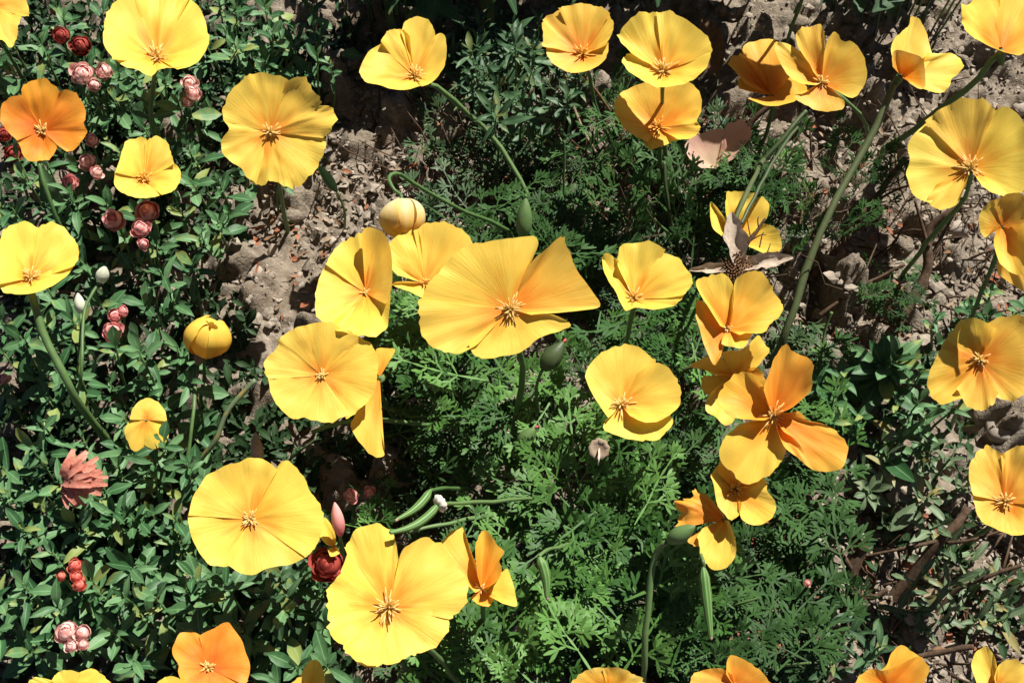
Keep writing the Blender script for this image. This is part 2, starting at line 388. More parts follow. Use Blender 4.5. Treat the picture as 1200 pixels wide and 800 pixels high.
flower('yellow orange cup poppy on a thin stem, left of the bright cup poppy', (683, 64), .13, (0, .6), 16, G, [
    [(636, 54), (636, 35), (637, 22), (650, 14), (664, 10)], [(654, 12), (676, 6), (700, 8), (715, 18)], [(712, 14), (719, 28), (717, 40), (710, 53)],
    ([(713, 50), (712, 64), (704, 76), (688, 84), (670, 86), (655, 80), (645, 72), (640, 58), (637, 48)], D(lift=8))],
    stem=[(690, 88, .115), (700, 130, .07), (722, 180, .03)], st=(17, 16, .6), stmat=STAMO)
flower('large bright yellow cup poppy at the top shading the poppy below it', (777, 84), .184, (0, .55), 18, Y, [
    [(739, 62), (727, 47), (725, 38), (732, 29), (748, 20), (762, 14), (776, 14)], [(769, 14), (785, 14), (800, 21), (818, 34), (831, 48), (834, 63)],
    [(834, 56), (829, 78), (812, 93), (795, 99), (769, 104)], ([(782, 102), (768, 103), (755, 96), (741, 88), (730, 76), (731, 66), (739, 62)], D(lift=12))], st=(22, 22, .6), foot=(.02, .03))
flower('shaded dull yellow poppy with an orange heart, under the bright cup poppy', (772, 150), .136, (0, .5), 16, G, [
    [(721, 136), (721, 120), (732, 106), (750, 98), (776, 94), (801, 95), (815, 102), (823, 120), (816, 142)], [(818, 126), (817, 142), (821, 150), (812, 162), (794, 164)],
    ([(801, 163), (790, 165), (775, 172), (765, 175), (758, 172), (753, 164)], D(lift=8)), ([(759, 167), (742, 159), (727, 145), (720, 130)], D(lift=12))],
    stem=[(773, 178, .11), (776, 215, .06)], st=(20, 14, .5), stmat=STAMO)
flower('dark orange shaded poppy behind the yellow one with four separate petals', (905, 112), .115, (0, .8), 16, O, [
    [(892, 82), (878, 74), (870, 62), (876, 52), (890, 46), (909, 47), (920, 62), (926, 90)], [(874, 100), (862, 86), (853, 78), (856, 70), (866, 65), (882, 73), (890, 84)],
    ([(866, 106), (866, 92), (880, 82), (905, 85), (936, 93), (946, 106), (931, 119), (900, 124), (876, 116)], D(lift=4))], st=None)
flower('yellow poppy with four separate narrow petals at the upper right, above the bare soil', (963, 97), .17, (.05, .3), 9, G, [
    [(956, 100), (935, 97), (921, 86), (911, 68), (908, 53), (916, 50), (930, 54), (946, 70), (953, 84)], [(942, 66), (933, 52), (935, 37), (948, 31), (961, 29), (966, 40), (966, 62)],
    [(965, 66), (970, 47), (979, 37), (987, 48), (1000, 50), (1010, 63), (1016, 88), (1010, 105), (999, 115), (985, 109), (974, 103)], [(977, 106), (989, 118), (988, 128), (975, 131), (955, 129), (938, 121), (931, 113), (941, 110), (952, 104)]],
    stem=[(985, 113, .15), (1012, 140, .12), (1018, 165, .06)], st=(13, 14, .8))
flower('yellow poppy seen from the side with folded petals at the top right', (1056, 88), .16, (.35, .5), 6, Y, [
    [(1046, 70), (1044, 58), (1048, 45), (1060, 35), (1066, 28), (1067, 20), (1074, 21), (1082, 34), (1089, 50), (1092, 66), (1085, 80)], ([(1086, 66), (1088, 62), (1105, 62), (1122, 61), (1127, 72), (1126, 83), (1115, 92), (1112, 103), (1100, 109), (1085, 107), (1068, 98)], D(lift=10)),
    ([(1068, 99), (1082, 104), (1085, 95), (1081, 70), (1066, 62), (1050, 59), (1045, 66), (1046, 78)], D(lift=22, mat=PL))],
    stem=[(1048, 95, .15), (1014, 175, .12), (970, 250, .10), (938, 335, .07), (920, 392, .05)], st=None, sr=1.7, sm=STEMD)
flower('yellow orange poppy seen from behind in the top right corner on a slanting green stem', (1173, 59), .17, (0, 1.2), 10, G, [
    [(1180, 62), (1150, 50), (1131, 34), (1127, 18), (1130, 4), (1152, -8), (1172, 0)], [(1160, 0), (1180, -8), (1202, -2), (1215, 20), (1212, 50), (1197, 66), (1182, 64)]],
    stem=[(1168, 64, .16), (1140, 98, .135), (1108, 124, .11), (1060, 160, .06)], st=None, sr=1.5)
flower('large ruffled yellow poppy at the right edge above the bare soil', (1137, 197), .19, (0, .35), 16, Y, [
    ([(1094, 240), (1075, 232), (1064, 215), (1062, 200), (1067, 188), (1063, 172), (1074, 155), (1088, 140)], D(lift=12)), [(1084, 143), (1098, 131), (1120, 121), (1147, 115), (1160, 122), (1166, 132)],
    [(1162, 130), (1178, 125), (1192, 132), (1200, 150), (1203, 185), (1200, 222), (1185, 229), (1165, 227), (1150, 217)], ([(1132, 218), (1121, 240), (1103, 246), (1090, 242), (1088, 232), (1097, 218)], D(off=3, lift=8))], st=(24, 22, .65))
flower('drooping orange yellow poppy at the right edge below the large ruffled one', (1174, 266), .185, (-.1, .1), 8, G, [
    [(1165, 266), (1155, 278), (1149, 272), (1147, 256), (1155, 240), (1168, 232)], [(1165, 236), (1180, 228), (1198, 228), (1206, 250), (1200, 270)],
    ([(1168, 316), (1172, 323), (1185, 332), (1200, 341), (1210, 324)], D(lift=-4)), ([(1203, 262), (1211, 290), (1206, 318), (1186, 320), (1173, 309), (1165, 286), (1168, 270)], D(off=4, lift=14, p=1.6))], st=None)
flower('golden orange poppy at the right edge with a dotted yellow centre, half in shade', (1149, 422), .12, (0, .15), 9, G, [
    [(1128, 467), (1108, 473), (1096, 469), (1088, 460), (1087, 445), (1093, 428), (1101, 412), (1109, 399)], [(1103, 409), (1112, 392), (1124, 378), (1140, 373), (1156, 378), (1168, 386)],
    [(1154, 380), (1172, 371), (1195, 369), (1212, 385), (1215, 420), (1208, 450), (1196, 465), (1180, 469), (1165, 465)], [(1171, 460), (1163, 475), (1150, 481), (1136, 478), (1127, 466), (1121, 455)]], st=(16, 26, .9))
flower('yellow cup poppy cut by the lower right edge beside bare soil', (1178, 588), .12, (0, .35), 14, G, [
    [(1141, 580), (1135, 558), (1138, 542), (1147, 528), (1156, 521), (1167, 528), (1179, 532)], [(1173, 533), (1184, 526), (1195, 522), (1210, 530), (1218, 560), (1215, 592)],
    ([(1137, 568), (1142, 590), (1148, 608), (1165, 618), (1190, 627), (1207, 620), (1216, 588)], D(lift=9))], st=(17, 24, .8), stmat=STAM)
flower('broad yellow cup poppy on a curved stem at the left edge', (36, 326), .16, (0, .6), 18, Y, [
    [(0, 332), (-2, 300), (2, 275), (15, 264), (33, 261), (47, 266)], [(44, 267), (53, 264), (62, 263), (75, 266), (88, 283), (93, 298), (87, 313)],
    ([(91, 303), (82, 320), (65, 333), (42, 343), (20, 345), (3, 341), (-2, 326)], D(lift=12))],
    stem=[(41, 350, .15), (52, 395, .135), (76, 440, .12), (92, 470, .10)], st=(18, 18, .6), sr=1.6)
flower('large yellow poppy facing up left of centre, above a shaded orange petal', (377, 440), .165, (-.05, .12), 9, Y, [
    [(316, 444), (309, 430), (313, 418), (326, 404), (328, 395), (345, 385), (362, 380)], [(356, 382), (375, 377), (395, 381), (415, 391), (425, 397)],
    [(419, 393), (437, 404), (443, 425), (441, 452), (433, 468), (418, 482), (406, 491)], [(409, 486), (395, 492), (380, 495), (365, 492), (355, 489), (343, 491), (328, 478), (318, 462), (314, 442)]],
    stem=[(385, 452, .14), (430, 470, .09), (520, 498, .06)], st=(10, 22, .9))
flower('deep yellow cup poppy with a shaded right petal, between bare soil and the central poppy', (428, 343), .17, (-.1, .45), 20, Y, [
    [(400, 388), (385, 381), (372, 372), (369, 355), (370, 340), (377, 318), (386, 306)], [(382, 311), (390, 295), (402, 282), (415, 277), (427, 276), (438, 300)],
    ([(424, 282), (426, 270), (440, 268), (452, 277), (458, 295), (460, 320), (458, 342), (452, 356)], D(lift=34)), ([(457, 336), (457, 365), (453, 385), (440, 394), (425, 396), (408, 391), (393, 387), (391, 376)], D(lift=26, off=3))], st=(10, 8, .5))
flower('yellow poppy half hidden behind the upper left of the big central poppy', (498, 332), .17, (0, .3), 10, Y, [
    [(466, 322), (451, 306), (448, 296), (458, 282), (475, 272), (487, 266), (493, 278)], [(484, 268), (500, 262), (520, 262), (540, 270), (556, 290), (550, 314)],
    [(496, 349), (478, 341), (459, 334), (470, 330), (486, 330)], [(553, 300), (551, 326), (530, 348), (505, 350)]], st=(13, 9, .8), stmat=STAMO)
flower('largest poppy at the centre, broad yellow with a pointed right petal', (598, 362), .20, (0, .12), 11, Y, [
    [(491, 358), (500, 336), (515, 318), (524, 304), (548, 288), (575, 282), (602, 279), (628, 277), (630, 290), (618, 312)], ([(615, 320), (625, 305), (640, 292), (656, 279), (663, 286), (675, 315), (690, 337), (705, 357), (690, 363), (660, 366), (622, 369)], D(off=2, mat=G)),
    [(620, 368), (645, 368), (664, 376), (669, 382), (655, 388), (632, 396), (612, 412), (590, 417), (570, 420), (556, 416), (548, 402)], [(560, 403), (540, 414), (525, 413), (507, 407), (494, 390), (491, 370), (493, 350)]],
    stem=[(605, 400, .17), (612, 440, .13), (600, 520, .06)], st=(22, 24, .8), sr=1.3, ruf=.65)
flower('yellow cup poppy on a bare stem right of the big central poppy', (743, 350), .16, (0, .5), 16, Y, [
    [(733, 364), (720, 340), (710, 325), (706, 308), (706, 301), (715, 299), (725, 306)], [(724, 314), (724, 298), (730, 288), (745, 285), (765, 286), (780, 294)],
    [(776, 294), (795, 302), (805, 315), (811, 325), (810, 335), (800, 347)], ([(803, 343), (796, 355), (785, 360), (765, 363), (745, 361), (733, 365), (728, 356)], D(lift=10))],
    stem=[(741, 370, .14), (735, 400, .11), (724, 450, .05)], st=(21, 16, .6))
flower('round pale yellow poppy with overlapping petals, right of centre over feathery leaves', (728, 474), .15, (0, .3), 12, Y, [
    [(713, 490), (699, 470), (688, 448), (686, 438), (695, 422), (712, 409), (732, 403), (752, 408), (766, 420), (770, 430)], ([(746, 440), (765, 427), (781, 431), (793, 445), (798, 460), (796, 475), (785, 488), (770, 495), (755, 496), (738, 488)], D(off=4)),
    ([(709, 492), (707, 502), (715, 507), (735, 514), (755, 516), (770, 516), (780, 506), (789, 495), (785, 486)], D(off=-1, lift=8))], st=(20, 20, .7))
flower('yellow poppy behind the dried seed head, crossed by dark strands', (860, 278), .09, (0, .35), 12, Y, [
    [(855, 282), (848, 278), (836, 268), (833, 258), (832, 240), (834, 237), (842, 245), (850, 258), (855, 270)], [(854, 266), (850, 245), (851, 232), (853, 224), (868, 224), (884, 227), (884, 238), (876, 252), (868, 266)],
    [(870, 264), (884, 238), (889, 230), (897, 232), (901, 242), (899, 255), (890, 268), (876, 275)], [(874, 282), (885, 270), (893, 263), (902, 263), (912, 272), (916, 285), (914, 296), (905, 300), (893, 297), (878, 290)]], st=None)
flower('orange yellow poppy with a wide right petal just below the dried seed head', (853, 386), .165, (0, .4), 14, G, [
    ([(840, 366), (820, 350), (815, 365), (819, 383), (827, 408), (837, 428), (845, 416), (847, 398)], D(mat=O, lift=6, off=-2)), [(844, 382), (832, 363), (822, 348), (815, 333), (824, 327), (840, 323), (852, 324), (859, 335), (860, 350), (858, 372)],
    ([(859, 372), (860, 335), (868, 325), (880, 319), (892, 321), (902, 332), (906, 340), (915, 350), (919, 358), (913, 370), (905, 376), (898, 388), (890, 391), (876, 390), (866, 392)], D(mat=G)), ([(848, 392), (846, 403), (858, 407), (871, 408), (882, 391)], D(lift=8))], st=(10, 8, .6))
flower('yellow poppy tucked between the two orange poppies right of centre', (862, 440), .135, (0, .25), 10, Y, [
    [(857, 433), (845, 413), (868, 410), (878, 403), (888, 393), (895, 400), (902, 411), (895, 420), (885, 432), (874, 436)], [(856, 440), (838, 440), (825, 433), (808, 429), (820, 422), (832, 419), (842, 416), (852, 428)],
    ([(850, 444), (828, 440), (822, 444), (823, 456), (829, 462), (846, 452)], D(off=-2)), [(850, 448), (838, 456), (828, 468), (828, 480), (840, 491), (850, 499), (862, 490), (868, 460)], ([(870, 436), (880, 431), (890, 432), (896, 442), (896, 452), (882, 456)], D(mat=O))], st=(8, 12, .9), stmat=STAMO)
flower('large orange poppy with four wide separate petals, right of centre', (906, 487), .195, (0, .2), 12, O, [
    ([(896, 492), (880, 491), (866, 490), (850, 484), (843, 475), (843, 465), (848, 452), (858, 440), (870, 435), (882, 438), (890, 446), (896, 458), (899, 472)], D(lift=22, p=1.4)), ([(899, 468), (895, 455), (900, 440), (905, 425), (913, 412), (920, 404), (932, 412), (948, 420), (952, 428), (953, 445), (950, 458), (940, 468), (928, 478), (917, 482)], D(lift=26)),
    ([(915, 483), (926, 483), (936, 482), (947, 492), (965, 496), (981, 506), (991, 520), (994, 538), (988, 548), (968, 552), (950, 549), (939, 540), (925, 525), (915, 505)], D(lift=6)), ([(892, 493), (870, 496), (855, 506), (846, 518), (843, 530), (848, 545), (860, 558), (873, 565), (890, 562), (905, 555), (915, 541), (921, 530), (919, 518), (912, 503)], D(lift=6, mat=G)),
    ([(910, 493), (918, 506), (932, 515), (941, 530), (940, 538), (928, 532), (918, 522), (911, 505)], D(lift=12, off=4))], st=(24, 18, .75), sr=1.2)
flower('yellow and orange poppy with tangled orange stamens, under the large orange one', (861, 573), .17, (0, .25), 9, G, [
    [(844, 542), (838, 549), (833, 556), (836, 566), (840, 590), (850, 603), (857, 609), (866, 604), (869, 590)], [(841, 554), (845, 540), (860, 545), (880, 555), (898, 566)],
    ([(867, 594), (868, 606), (876, 614), (892, 615), (904, 607), (910, 595), (906, 584), (899, 575), (897, 562), (882, 558)], D(mat=G, off=2))], st=(17, 34, 1.1), stmat=STAMO)
flower('withering poppy with ragged orange petal and one rounded yellow petal, lowest right of centre', (848, 609), .158, (-.1, .25), 6, G, [
    ([(849, 604), (840, 592), (830, 581), (818, 576), (815, 573), (808, 580), (800, 584), (790, 590), (796, 599), (793, 611), (803, 617), (820, 613), (838, 611)], D(mat=O, ruf=2.2)), ([(854, 610), (860, 625), (863, 640), (861, 655), (855, 663), (842, 668), (830, 663), (822, 655), (821, 645), (818, 630), (825, 618), (840, 613)], D(mat=Y)),
    ([(836, 614), (820, 622), (806, 632), (816, 640), (826, 640)], D(mat=O, off=-1))], st=None)
flower('large flat yellow poppy in the lower left with a dark dotted centre', (293, 608), .165, (-.03, .1), 9, Y, [
    [(221, 604), (228, 577), (241, 560), (258, 549), (280, 540), (297, 536), (312, 540), (325, 551)], [(321, 553), (328, 543), (338, 541), (352, 553), (365, 575), (375, 592), (379, 605), (377, 622), (370, 640), (357, 652)],
    [(366, 645), (350, 657), (332, 663), (315, 665), (296, 673), (280, 670), (266, 662), (260, 663)], [(272, 661), (260, 664), (245, 661), (234, 647), (226, 632), (221, 615), (222, 600), (226, 586)]], st=(16, 24, .85))
flower('big yellow poppy at the bottom left of centre with a pod shadow across it', (455, 712), .18, (0, .15), 10, Y, [
    [(399, 670), (406, 650), (406, 637), (414, 624), (430, 616), (446, 615), (458, 621), (464, 636), (468, 664)], [(465, 668), (470, 648), (480, 637), (495, 631), (508, 633), (525, 645), (540, 665), (547, 685), (547, 700), (540, 715), (527, 725)],
    [(531, 714), (527, 725), (524, 740), (510, 757), (495, 765), (480, 767), (468, 775), (450, 779), (432, 781), (416, 774)], [(442, 780), (420, 775), (405, 763), (400, 757), (387, 740), (385, 724), (384, 705), (383, 693), (392, 680), (409, 660)]], st=(26, 26, .95), sr=1.2)
flower('half closed golden poppy seen from the side, tucked behind the big poppy at the bottom', (564, 690), .145, (-.05, .5), 16, G, [
    [(557, 694), (535, 672), (513, 640), (525, 628), (541, 618), (546, 628), (552, 645), (557, 660), (562, 682)], ([(560, 676), (557, 645), (560, 630), (566, 621), (574, 626), (580, 636), (590, 645), (589, 651), (585, 657), (588, 668), (582, 682), (570, 687)], D(lift=26, mat=O)),
    ([(572, 690), (582, 680), (593, 666), (600, 680), (604, 695), (605, 709), (592, 708), (576, 700)], D(lift=12, mat=Y)), ([(558, 694), (553, 701), (560, 708), (572, 711), (580, 700)], D(lift=4, mat=O))], st=(14, 8, .5))
flower('bright orange poppy at the bottom left edge', (244, 782), .15, (0, .25), 10, T, [
    [(215, 810), (210, 790), (209, 778), (202, 766), (204, 752), (214, 741), (227, 740), (237, 745)], [(233, 745), (250, 737), (263, 730), (272, 733), (283, 752), (290, 768), (293, 785), (287, 803)], [(291, 797), (275, 814), (248, 820), (222, 816), (212, 802)]], st=(12, 14, .8))
flower('yellow poppy cut by the bottom edge in the lower left corner', (82, 815), .14, (0, .3), 10, Y, [
    [(28, 814), (34, 797), (46, 793), (63, 797)], [(60, 798), (66, 789), (76, 785), (95, 788)], [(90, 789), (106, 783), (120, 790), (131, 802), (134, 816)], [(132, 818), (112, 838), (70, 842), (40, 834), (28, 814)]])
flower('yellow petal peeping out left of the orange poppy at the bottom edge', (200, 815), .12, (0, .3), 8, Y, [
    [(178, 808), (187, 797), (198, 792), (211, 795), (223, 806)], [(222, 808), (210, 832), (190, 832), (178, 810)]], st=None)
flower('narrow yellow petals rising from the bottom edge left of the big poppy', (362, 818), .14, (0, .3), 10, Y, [
    [(351, 806), (354, 787), (364, 774), (372, 773), (379, 785), (381, 802), (378, 814)], [(334, 808), (345, 797), (354, 793), (359, 806)], [(380, 815), (365, 842), (345, 836), (335, 812)]], st=None)
flower('faded pale yellow poppy cut by the bottom edge near the middle', (713, 812), .13, (0, .3), 14, PL, [
    [(666, 816), (672, 797), (683, 788), (700, 782), (716, 784)], [(706, 784), (725, 782), (740, 789), (755, 797), (761, 816)], [(760, 818), (740, 838), (690, 838), (667, 818)]], st=None, ruf=1.6)
flower('orange poppy cut by the bottom edge below the hanging pod', (862, 806), .14, (0, .3), 12, O, [
    [(808, 806), (812, 790), (825, 784), (845, 783), (858, 790)], [(851, 790), (852, 775), (857, 768), (872, 773), (888, 783), (900, 795), (907, 808)], [(906, 810), (880, 836), (835, 836), (810, 808)]], st=(9, 8, .7))
flower('folded orange poppy cut by the bottom edge under the woody branches', (1042, 806), .14, (0, .35), 10, O, [
    [(1022, 792), (1038, 780), (1045, 764), (1056, 756), (1070, 763), (1083, 773)], ([(998, 812), (1006, 794), (1022, 784), (1036, 786), (1058, 777), (1078, 769), (1088, 782), (1085, 796), (1078, 814)], D(lift=18, off=3)), [(1080, 815), (1050, 836), (1010, 832), (998, 814)]], st=None)
flower('two yellow petals standing up in the bottom right corner', (1168, 806), .13, (0, .3), 10, Y, [
    [(1150, 812), (1144, 798), (1139, 782), (1141, 768), (1150, 758), (1158, 759), (1166, 770), (1170, 790)], [(1165, 794), (1170, 780), (1180, 773), (1195, 775), (1206, 790), (1202, 812)], [(1200, 812), (1180, 836), (1152, 830), (1148, 812)]], st=None)
flower('shaded orange petals hanging behind the large poppy left of centre', (445, 442), .15, (0, .2), 4, G, [
    [(425, 470), (415, 488), (411, 500), (420, 517), (434, 532), (449, 535), (450, 525), (446, 500), (445, 470)], [(438, 428), (440, 410), (452, 408), (463, 410), (456, 424)]], st=None, ruf=.6)
flower('faded dusty pink poppy petals in the shade under the dark stems at the top right', (838, 197), .07, (0, .4), 8, PK, [
    [(822, 197), (808, 186), (803, 168), (820, 158), (846, 151), (852, 172)], [(847, 168), (850, 149), (862, 142), (874, 144), (881, 157), (870, 175), (858, 188)]], st=None, name='faded_flower')
flower('slim yellow petal beside the pink bud and the dark red flower head', (391, 640), .13, (0, .2), 5, Y, [
    [(383, 638), (375, 628), (378, 610), (382, 607), (388, 614), (393, 626), (394, 636)], [(394, 640), (398, 648), (388, 652), (384, 644)]], st=None)
flower('small yellow poppy of three closed petals among the leaves on the left', (172, 492), .10, (0, .1), -7, Y, [
    ([(152, 492), (156, 478), (166, 469), (176, 467), (187, 473), (194, 484), (195, 494)], D(off=6)), [(153, 491), (146, 504), (149, 517), (156, 528), (166, 526), (171, 518)],
    ([(168, 520), (178, 526), (190, 524), (197, 512), (196, 500), (191, 490)], D(off=2)), ([(157, 524), (163, 533), (171, 537), (174, 522)], D(off=-2))], st=None, ruf=.7, p=1.7)

def globe(label, c, z, n, rpx, asp, mat, path, stemmat=STEM, neck=None):
    """a closed poppy: four petals wrapped round one another"""
    FID[0] += 1
    C = at(c[0], c[1], z); t = (CAM - C).normalized(); N = (t * n[2] + RIGHT * n[0] + UP * n[1]).normalized(); s = pxm(C); R = rpx * s
    base = C - N * R * asp
    pth = [base + N * .003, base - N * .004] + [at(*q) for q in path]
    e = pth[-1].copy(); pth.append(Vector((e.x, e.y + .005, ground_z(e.x, e.y) - .004))); org = pth[-1].copy()
    root = thing('poppy_flower', org, label, 'flower', POPPIES)
    A = N.orthogonal().normalized(); B = N.cross(A)
    for k in range(4):
        V, UV, F = [], [], []; nu, nv = 17, 13; a0 = k * math.pi / 2 + .5
        for i in range(nu):
            u = i / (nu - 1); a = a0 + (u - .5) * 2.3
            for j in range(nv):
                v = j / (nv - 1); th = math.pi * (1 - v * (.93 + .05 * math.cos(u * 7 + k * 2) - .9 * (abs(u - .5) ** 3)))
                rr = R * (1 + .13 * (u - .5) * v + .05 * math.sin(9 * u + k) * v + .10 * mnoise.noise(Vector((u * 2.2 + k * 3, v * 2.5, FID[0]))) + .05 * (k % 2)) * (1 - .16 * v * (k % 2 == 0))
                V.append(C + (A * math.cos(a) + B * math.sin(a)) * (math.sin(th) * rr) + N * (math.cos(th) * R * asp * (1 + .25 * (rr / R - 1))) - org); UV.append((u, v))
        for i in range(nu - 1):
            for j in range(nv - 1):
                q = i * nv + j; F.append((q, q + nv, q + nv + 1, q + 1))
        put('petal', mesh('petal', V, F, mat, UV), root)
    if neck:
        V, F = lathe([(-.001, .0018), (.001, .004), (.004, .0075), (.007, .0098)], 14, N, base - org, .12, 7); put('receptacle', mesh('receptacle', V, F, neck), root)
    stem_part(pth, .0011, .0016, org, root, stemmat, 22)
globe('closed round yellow poppy standing alone over dark soil on the left', (243, 395), .12, (.15, .75, 1), 25, 1.02, Y, [(240, 440, .06), (236, 470, .03)])
globe('nodding closed poppy hanging from a hooked stem above the central flowers', (472, 256), .185, (.12, -1, .35), 26, .88, BUDM, [(461, 222, .192), (456, 208, .190), (466, 203, .186), (485, 215, .165), (540, 246, .13), (602, 277, .07)], neck=WHITE)

# ------------------------------------------------------------------ buds, pods, seed heads
def bud(label, tip, base, z, r, path, mat, name='flower_bud', cat='bud', ridge=0, nr=0, tipmat=None, zt=None, prof=None, group=None, rim=None, uvr=0, sr=.0011):
    B0 = at(base[0], base[1], z); T0 = at(tip[0], tip[1], zt if zt else z + .012); s = pxm(B0)
    pth = [B0] + [at(*q) for q in path]; e = pth[-1]
    pth.append(Vector((e.x, e.y + .004, ground_z(e.x, e.y) - .004))); org = pth[-1].copy()
    root = thing(name, org, label, cat, group)
    L = (T0 - B0).length; ax = T0 - B0; n = 14; sides = 16
    bend = ax.cross(FWD).normalized() * (L * (uvr))
    V, UV, F = [], [], []
    pr = prof or (lambda t: math.sin(math.pi * min(1, t * .93 + .06)) ** .7 * (1 - .35 * t))
    A = ax.orthogonal().normalized(); Bv = ax.normalized().cross(A)
    for i in range(n):
        t = i / (n - 1); c0 = B0 + ax * t + bend * math.sin(math.pi * t)
        for k in range(sides + 1):
            a = 2 * math.pi * k / sides; q = max(.03, pr(t)) * r * s * (1 + ridge * math.cos(nr * a))
            V.append(c0 + (A * math.cos(a) + Bv * math.sin(a)) * q - org); UV.append((k / sides, t))
    for i in range(n - 1):
        for k in range(sides):
            q = i * (sides + 1) + k; F.append((q, q + 1, q + sides + 2, q + sides + 1))
    put('bud' if name != 'seed_pod' else 'pod', mesh('bud', V, F, mat, UV), root)
    if tipmat:
        V, F = lathe([(-.0012, .0006), (.0, .0011), (.0015, .0009), (.0022, .0002)], 8, ax, T0 - org); put('tip', mesh('tip', V, F, tipmat), root)
    if rim:
        V, F = lathe([(-.0028, .0015), (-.002, .0042), (.0, .0048), (.0012, .0035), (.002, .002)], 24, ax, B0 - org, .16, 9); put('receptacle', mesh('receptacle', V, F, rim), root)
    stem_part(pth, sr, sr * 1.15, org, root, STEM, 18)
podp = lambda t: min(1, (t * 5 + .35)) * (1 - .55 * max(0, t - .45) / .55)
bud('pointed green poppy bud standing above the big central flower', (616, 231), (613, 279), .13, 11.5, [(610, 300, .10), (600, 330, .05)], STEM, zt=.152, tipmat=STEM)
bud('dark green poppy bud on a bent stem below the big central flower', (661, 400), (636, 433), .13, 14, [(629, 455, .115), (632, 485, .09), (648, 520, .05)], STEMD, tipmat=PINK)
bud('small green poppy bud deep in the feathery leaves below the centre', (628, 501), (608, 522), .10, 11, [(590, 530, .08), (580, 545, .04)], STEM, tipmat=PINK)
bud('green poppy bud on top of the tall upright stem at the bottom', (815, 616), (783, 634), .165, 12, [(768, 650, .155), (760, 690, .14), (756, 750, .12), (753, 800, .09), (752, 830, .05)], STEM, sr=.0017)
bud('striped curved pod pointing at the big bottom poppy from a cream rimmed base', (457, 624), (515, 590),   .19, 4.9, [(530, 589, .18), (570, 588, .15), (640, 588, .07)], PODM, 'seed_pod', 'seed pod', .06, 8, None, .198, podp, rim=CREAM, uvr=.10)
bud('striped green pod in half shade behind the cream rimmed one', (466, 608), (505, 574), .14, 5.0, [(525, 572, .12), (560, 578, .06)], PODM, 'seed_pod', 'seed pod', .06, 8, DRY, .145, podp, uvr=.08)
bud('short striped green pod hanging among feathery leaves at the bottom centre', (641, 699), (632, 652), .15, 6, [(640, 645, .145), (655, 640, .12), (690, 636, .05)], PODM, 'seed_pod', 'seed pod', .06, 8, DRY, .14, podp, uvr=.06)
bud('long striped green pod hanging below the ragged poppy', (833, 745), (824, 664), .165, 6, [(822, 652, .16), (815, 640, .09)], PODM, 'seed_pod', 'seed pod', .06, 8, DRY, .15, podp)
bud('tan pointed bud sheath rising behind the large lower left poppy', (299, 506), (303, 545), .12, 9, [(305, 560, .09), (308, 580, .05)], DRY, zt=.135)
bud('white round bud on a slender stem beside the left cup poppy', (123, 312), (118, 330), .11, 9, [(108, 345, .11), (99, 370, .108), (95, 440, .10), (93, 470, .05)], WHITE)
bud('white bud pressed against its stem left of the rounder one', (91, 343), (95, 367), .10, 7.5, [(96, 380, .10), (97, 450, .07)], WHITE)
bud('tall pink bud beside the dark red flower head', (392, 588), (399, 627), .14, 9, [(401, 640, .12), (404, 665, .06)], PINK, zt=.158)
bud('yellow green bud at the tip of the bare stem below the closed round poppy', (236, 405), (232, 428), .09, 7, [(228, 470, .10), (222, 520, .09), (218, 560, .07)], DRY)

def cluster(label, pts, z, mat, foot, cat='flower buds', leaf=True, group='pink and red bud heads among the leaves'):
    C = at(pts[0][0], pts[0][1], z); f = at(foot[0], foot[1], .03); f.z = ground_z(f.x, f.y) - .003
    root = thing('bud_head', f, label, cat, group); org = f
    for (px, py, r) in pts:
        P = at(px, py, z + random.uniform(-.003, .003)); s = pxm(P); N = (CAM - P).normalized() + Vector((random.uniform(-.4, .4), random.uniform(-.1, .5), .3)); N.normalize()
        A = N.orthogonal().normalized(); B = N.cross(A); V, F = [], []; R = r * s * .84
        lathe([(R * math.cos(t) * -.9, max(.0001, R * .86 * math.sin(t))) for t in np.linspace(.05, 3.09, 9)], 12, N, P - org, 0, 0, V, F)
        UV = [(.5, .15)] * len(V)
        for ring, cnt, th, op in ((0, 6, 2.0, .30), (1, 6, 1.5, .24), (2, 5, 1.05, .20), (3, 3, .6, .16)):           # cupped petals opening like a small rose
            for k in range(cnt):
                a = 2 * math.pi * k / cnt + ring * .55 + random.uniform(-.2, .2); b = len(V); w = 2 * math.pi / cnt * .62; o_ = op * random.uniform(.2, 1.6); tj = random.uniform(-.28, .28); rj = random.uniform(.9, 1.08)
                for (dt, ww, rad, vv) in ((.35, .8, .90, 0), (.0, 1.0, 1.02, .35), (-.40, .95, 1.06 + o_ * .5, .75), (-.66, .5, 1.04 + o_, 1)):
                    for sg in (-1, -.5, 0, .5, 1):
                        tt = max(.08, th + dt + tj * (1 - .5 * (ring > 2))); aa = a + sg * w * ww / max(.55, math.sin(tt)); rr = R * rj * (rad - .09 * sg * sg + random.uniform(-.035, .035)) * (1 - .05 * ring)
                        V.append(P - org + (A * math.cos(aa) + B * math.sin(aa)) * (math.sin(tt) * rr) + N * (math.cos(tt) * rr * .95)); UV.append((.5 + sg * .5, vv))
                for q in range(3):
                    for e in range(4): F.append((b + q * 5 + e, b + q * 5 + e + 1, b + q * 5 + e + 6, b + q * 5 + e + 5))
        put('bud', mesh('bud', V, F, mat, UV), root)
        mid = P.lerp(f, .5) + Vector((0, .004, .004))
        stem_part([P - N * R * .8, mid, f], .0009, .0011, org, root, STEM, 8)
cluster('dark red bud head, left of the pair under the top left corner', [(73, 43, 11)], .10, RED, (76, 90))
cluster('dark red bud head, right of the pair under the top left corner', [(95, 54, 12)], .10, RED, (100, 95))
